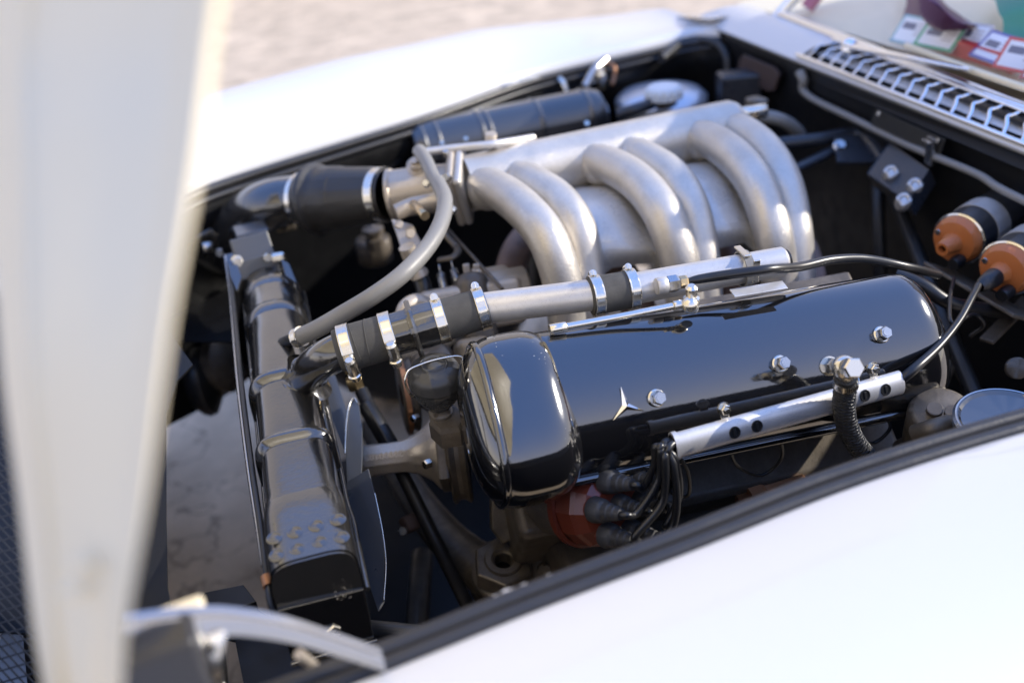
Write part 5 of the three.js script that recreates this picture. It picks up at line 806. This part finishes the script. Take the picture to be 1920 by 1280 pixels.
  part(pp, 'plate', plate([[1.07, 0.8744, -0.5926], [1.058, 0.874, -0.4033], [1.06, 0.8448, -0.4127], [1.072, 0.8446, -0.6074]], 0.002), M.plateGrey = std({ color: rgb(0.09, 0.088, 0.082), metalness: 0.6, roughness: 0.55, roughnessMap: tRough }));
  part(pp, 'screw', [cyl(0.004, 0.003, [1.064, 0.8726, -0.5738], [-1, 0.2, 0]), cyl(0.004, 0.003, [1.054, 0.8705, -0.4125], [-1, 0.2, 0])], M.zinc);
  const ck = thing('pipe_clip', 'bright metal bracket clip hooked over the firewall pipe', 'clip', [1.05, 0.844, -0.4278]);
  part(ck, 'clip', [rbox([0.006, 0.045, 0.022], [1.055, 0.8491, -0.4286], 0.001, [1, 0, 0.2], [0.1, 1, 0]), rbox([0.03, 0.004, 0.022], [1.065, 0.864, -0.435], 0.001, [1, 0.1, 0.2])], M.bolt);
  solo('heater_hose', tube([[0.9165, 0.84, -0.7736], [0.9512, 0.84, -0.7653], [0.9841, 0.83, -0.7534], [1.0248, 0.8, -0.7607], [1.0488, 0.77, -0.7769]], 0.0125, { n: 30, m: 18 }), M.hoseGrey, 'dark grey hose from the rear end of the manifold', 'hose');
  solo('arched_hose', tube([[0.9571, 0.86, -1.2127], [1.0641, 0.87, -1.2919], [1.1015, 0.87, -1.2317], [1.1018, 0.85, -1.1766], [1.0971, 0.8, -1.159]], 0.010, { n: 40, m: 14 }), M.black, 'black hose arching below the rear corner of the far fender', 'hose');
  solo('hose_union', lathe([[0, -0.06], [0.017, -0.06], [0.017, 0], [0.021, 0], [0.021, 0.012], [0.012, 0.016], [0, 0.016]], [0.9592, 0.85, -0.8027], [0.1, 1, 0]), M.iron, 'dark round union behind the rear end of the manifold', 'fitting');
  solo('relay_box', rbox([0.09, 0.10, 0.06], [1.06, 0.798, -1.0451], 0.008, [1, 0, 0.3]), M.blueblack, 'dark relay box low on the firewall behind the manifold', 'box');
  // clutch-side parts
  const fp = thing('fuel_pump', 'grey cast pump with two dark screws behind the near fender edge', 'pump', [0.7489, 0.68, 0.012]);
  part(fp, 'body', [lathe([[0, 0.02], [0.030, 0.02], [0.034, 0.017], [0.036, 0.012], [0.036, -0.04]], [0.6958, 0.735, 0.0599], [-0.22, 0.9, 0.3], 40), rbox([0.07, 0.05, 0.05], [0.7284, 0.71, 0.0499], 0.008, [1, 0, 0.1])], M.iron);
  part(fp, 'outlet', tube([[0.6507, 0.74, 0.0745], [0.662, 0.755, 0.0921], [0.6903, 0.75, 0.0884]], [0.010, 0.011, 0.012], { n: 12 }), M.iron);
  part(fp, 'screw', [cyl(0.009, 0.008, [0.6796, 0.756, 0.0672], [-0.22, 0.9, 0.3]), cyl(0.009, 0.008, [0.6929, 0.756, 0.0807], [-0.22, 0.9, 0.3])], M.dark);
  part(fp, 'pipe', between([0.6711, 0.73, 0.072], [0.6948, 0.66, 0.0054], 0.011), M.iron);
  const can = [0.7057, 0.785, 0.1454], ct = thing('filter_canister', 'black canister with a glossy flat lid at the right edge', 'canister', off(can, 0, -0.18, 0));
  part(ct, 'body', lathe([[0.046, -0.18], [0.05, -0.17], [0.05, -0.006]], can, [-0.05, 1, 0.08], 48), M.gloss);
  part(ct, 'lid', lathe([[0.048, -0.012], [0.0535, -0.010], [0.0535, -0.002], [0.0515, 0.0015], [0.049, 0.001], [0.046, -0.002], [0, -0.001]], can, [-0.05, 1, 0.08], 60, 0.5), M.gloss);
  part(ct, 'rim', lathe([[0.0532, -0.004], [0.0546, -0.003], [0.0546, -0.0005], [0.052, 0.0022], [0.0505, 0.0018]], can, [-0.05, 1, 0.08], 60), M.bolt);
  solo('brass_union', [hex(0.012, 0.02, [0.4872, 0.62, -0.0238], [0.9, 0.1, 0.1]), hex(0.014, 0.02, [0.4994, 0.63, -0.0161], [0.9, 0.1, 0.1]), cyl(0.011, 0.06, [0.5119, 0.63, -0.0161], [0.95, 0.1, 0.1])], M.copper, 'brass pipe union peeking over the near fender edge', 'fitting');
}
// ---------- far side of the bay
{
  const a = [0.3325, 0.8, -1.0653], b = [0.7591, 0.8, -1.0893], d = V(b).sub(V(a)), L = d.length(), D = d.toArray();
  const t = thing('heater_duct', 'black ribbed cylinder lying behind the intake manifold', 'duct', mid(a, b, 0.5));
  const R = 0.058, pr = [[0, 0], [R - 0.004, 0], [R - 0.003, 0.002]];
  for (const f of [0.045, 0.115, 0.33, 0.37, 0.63, 0.89]) { const h = f * L; pr.push([R, h - 0.005], [R + 0.0025, h - 0.001], [R + 0.0025, h + 0.001], [R, h + 0.005]); }
  pr.push([R, L - 0.03], [R - 0.006, L - 0.012], [R - 0.02, L - 0.002], [0, L]);
  part(t, 'shell', lathe(pr, a, D, 60, 0.35), M.canister);
  part(t, 'rivet', [cyl(0.004, 0.004, [0.3727, 0.842, -0.9554], [0, 0.7, 0.7]), cyl(0.004, 0.004, [0.4202, 0.842, -0.9541], [0, 0.7, 0.7]), cyl(0.005, 0.004, [0.6528, 0.842, -0.9098], [0, 0.7, 0.7])], M.zinc);
  part(t, 'end_skirt', plate([[0.3415, 0.84, -1.0792], [0.3571, 0.82, -1.0729], [0.3601, 0.78, -1.0618], [0.3292, 0.74, -1.0998], [0.3111, 0.77, -1.1274]], 0.003), M.black);
  const rv = [0.9174, 0.8, -1.1321], r = thing('brake_reservoir', 'round silver reservoir with a pale screw cap at the far rear corner', 'reservoir', off(rv, 0, -0.1, 0));
  part(r, 'drum', lathe([[0.09, -0.11], [0.098, -0.09], [0.1, -0.016], [0.102, -0.012], [0.102, -0.004], [0.097, 0.002], [0.085, 0.012], [0.05, 0.020], [0, 0.022]], rv, [0, 1, 0], 60), M.silver = std({ color: rgb(0.55, 0.57, 0.62), metalness: 0.7, roughness: 0.3 }));
  part(r, 'neck', cyl(0.028, 0.03, [0.8695, 0.815, -1.0189], [0, 1, 0]), M.dark);
  const cap = [0.8463, 0.845, -0.9699];
  part(r, 'screw_cap', [lathe([[0, 0.026], [0.030, 0.026], [0.034, 0.023], [0.036, 0.018], [0.036, 0]], cap, [0, 1, 0], 16, 0.3), ...Array.from({ length: 14 }, (_, k) => cyl(0.004, 0.02, off(cap, Math.cos(k * 0.4488) * 0.035, 0, Math.sin(k * 0.4488) * 0.035), [0, 1, 0], 8))], M.capWhite = std({ color: rgb(0.62, 0.66, 0.70), roughness: 0.35 }));
  solo('rear_pipe', tube([[0.7437, 0.83, -0.9655], [0.7717, 0.84, -0.949], [0.8137, 0.84, -0.9639]], 0.012, { n: 12 }), M.blueblack, 'dark pipe between ribbed cylinder and silver reservoir', 'pipe');
  const h = thing('warning_horn', 'grey trumpet shaped horn under the far fender edge', 'horn', [0.5909, 0.82, -1.2356]);
  part(h, 'trumpet', tube([[0.5233, 0.82, -1.1956], [0.5758, 0.825, -1.2255], [0.6195, 0.83, -1.2437], [0.6462, 0.83, -1.2555]], [0.012, 0.018, 0.025, 0.028], { n: 30, m: 28 }), M.iron);
  solo('prop_rod', [tube([[0.4004, 0.84, -1.1241], [0.4293, 0.86, -1.1598], [0.4454, 0.865, -1.1653]], 0.0045, { n: 16, m: 10 }), between([0.4454, 0.865, -1.1653], [0.6638, 0.865, -1.2176], 0.0055), cyl(0.009, 0.02, [0.4404, 0.865, -1.1641], [1, 0, -0.1])], M.bolt, 'thin rod with a bent end below the far fender edge', 'rod');
  solo('bent_strip', tube([[0.699, 0.86, -1.2825], [0.7108, 0.86, -1.2442], [0.716, 0.85, -1.209], [0.721, 0.83, -1.1993]], 0.0065, { n: 20, m: 10, flat: 0.4 }), M.zinc, 'bright bent metal strip above the ribbed cylinder', 'bracket');
  const v = thing('valve_fitting', 'small pale metal valve between ribbed cylinder and reservoir', 'fitting', [0.8105, 0.83, -1.2404]);
  part(v, 'body', [cyl(0.010, 0.05, [0.8131, 0.81, -1.23], [0, 1, 0]), hex(0.012, 0.015, [0.8022, 0.84, -1.2001], [0, 1, 0]), cyl(0.006, 0.03, [0.7944, 0.84, -1.2061], [-1, 0, 0.3])], M.zinc);
  part(v, 'handle', tube([[0.747, 0.84, -1.1611], [0.7978, 0.86, -1.2215], [0.8355, 0.87, -1.2486]], [0.009, 0.009, 0.010], { n: 14, m: 12 }), M.bolt);
  part(v, 'hook', tube([[0.8367, 0.865, -1.2365], [0.8428, 0.86, -1.2148], [0.8363, 0.84, -1.2016], [0.8239, 0.83, -1.1857]], 0.004, { n: 14, m: 10 }), M.copper);
  solo('hinge_bolt', [hex(0.012, 0.012, [1.0418, 0.85, -1.3256], [0, 0, 1]), hex(0.010, 0.012, [1.0653, 0.85, -1.3332], [0, 0, 1])], M.zinc, 'pale bolts below the rear end of the far fender', 'bolt');
}
renderer.shadowMap.type = THREE.PCFSoftShadowMap;
renderer.render(scene, camera);
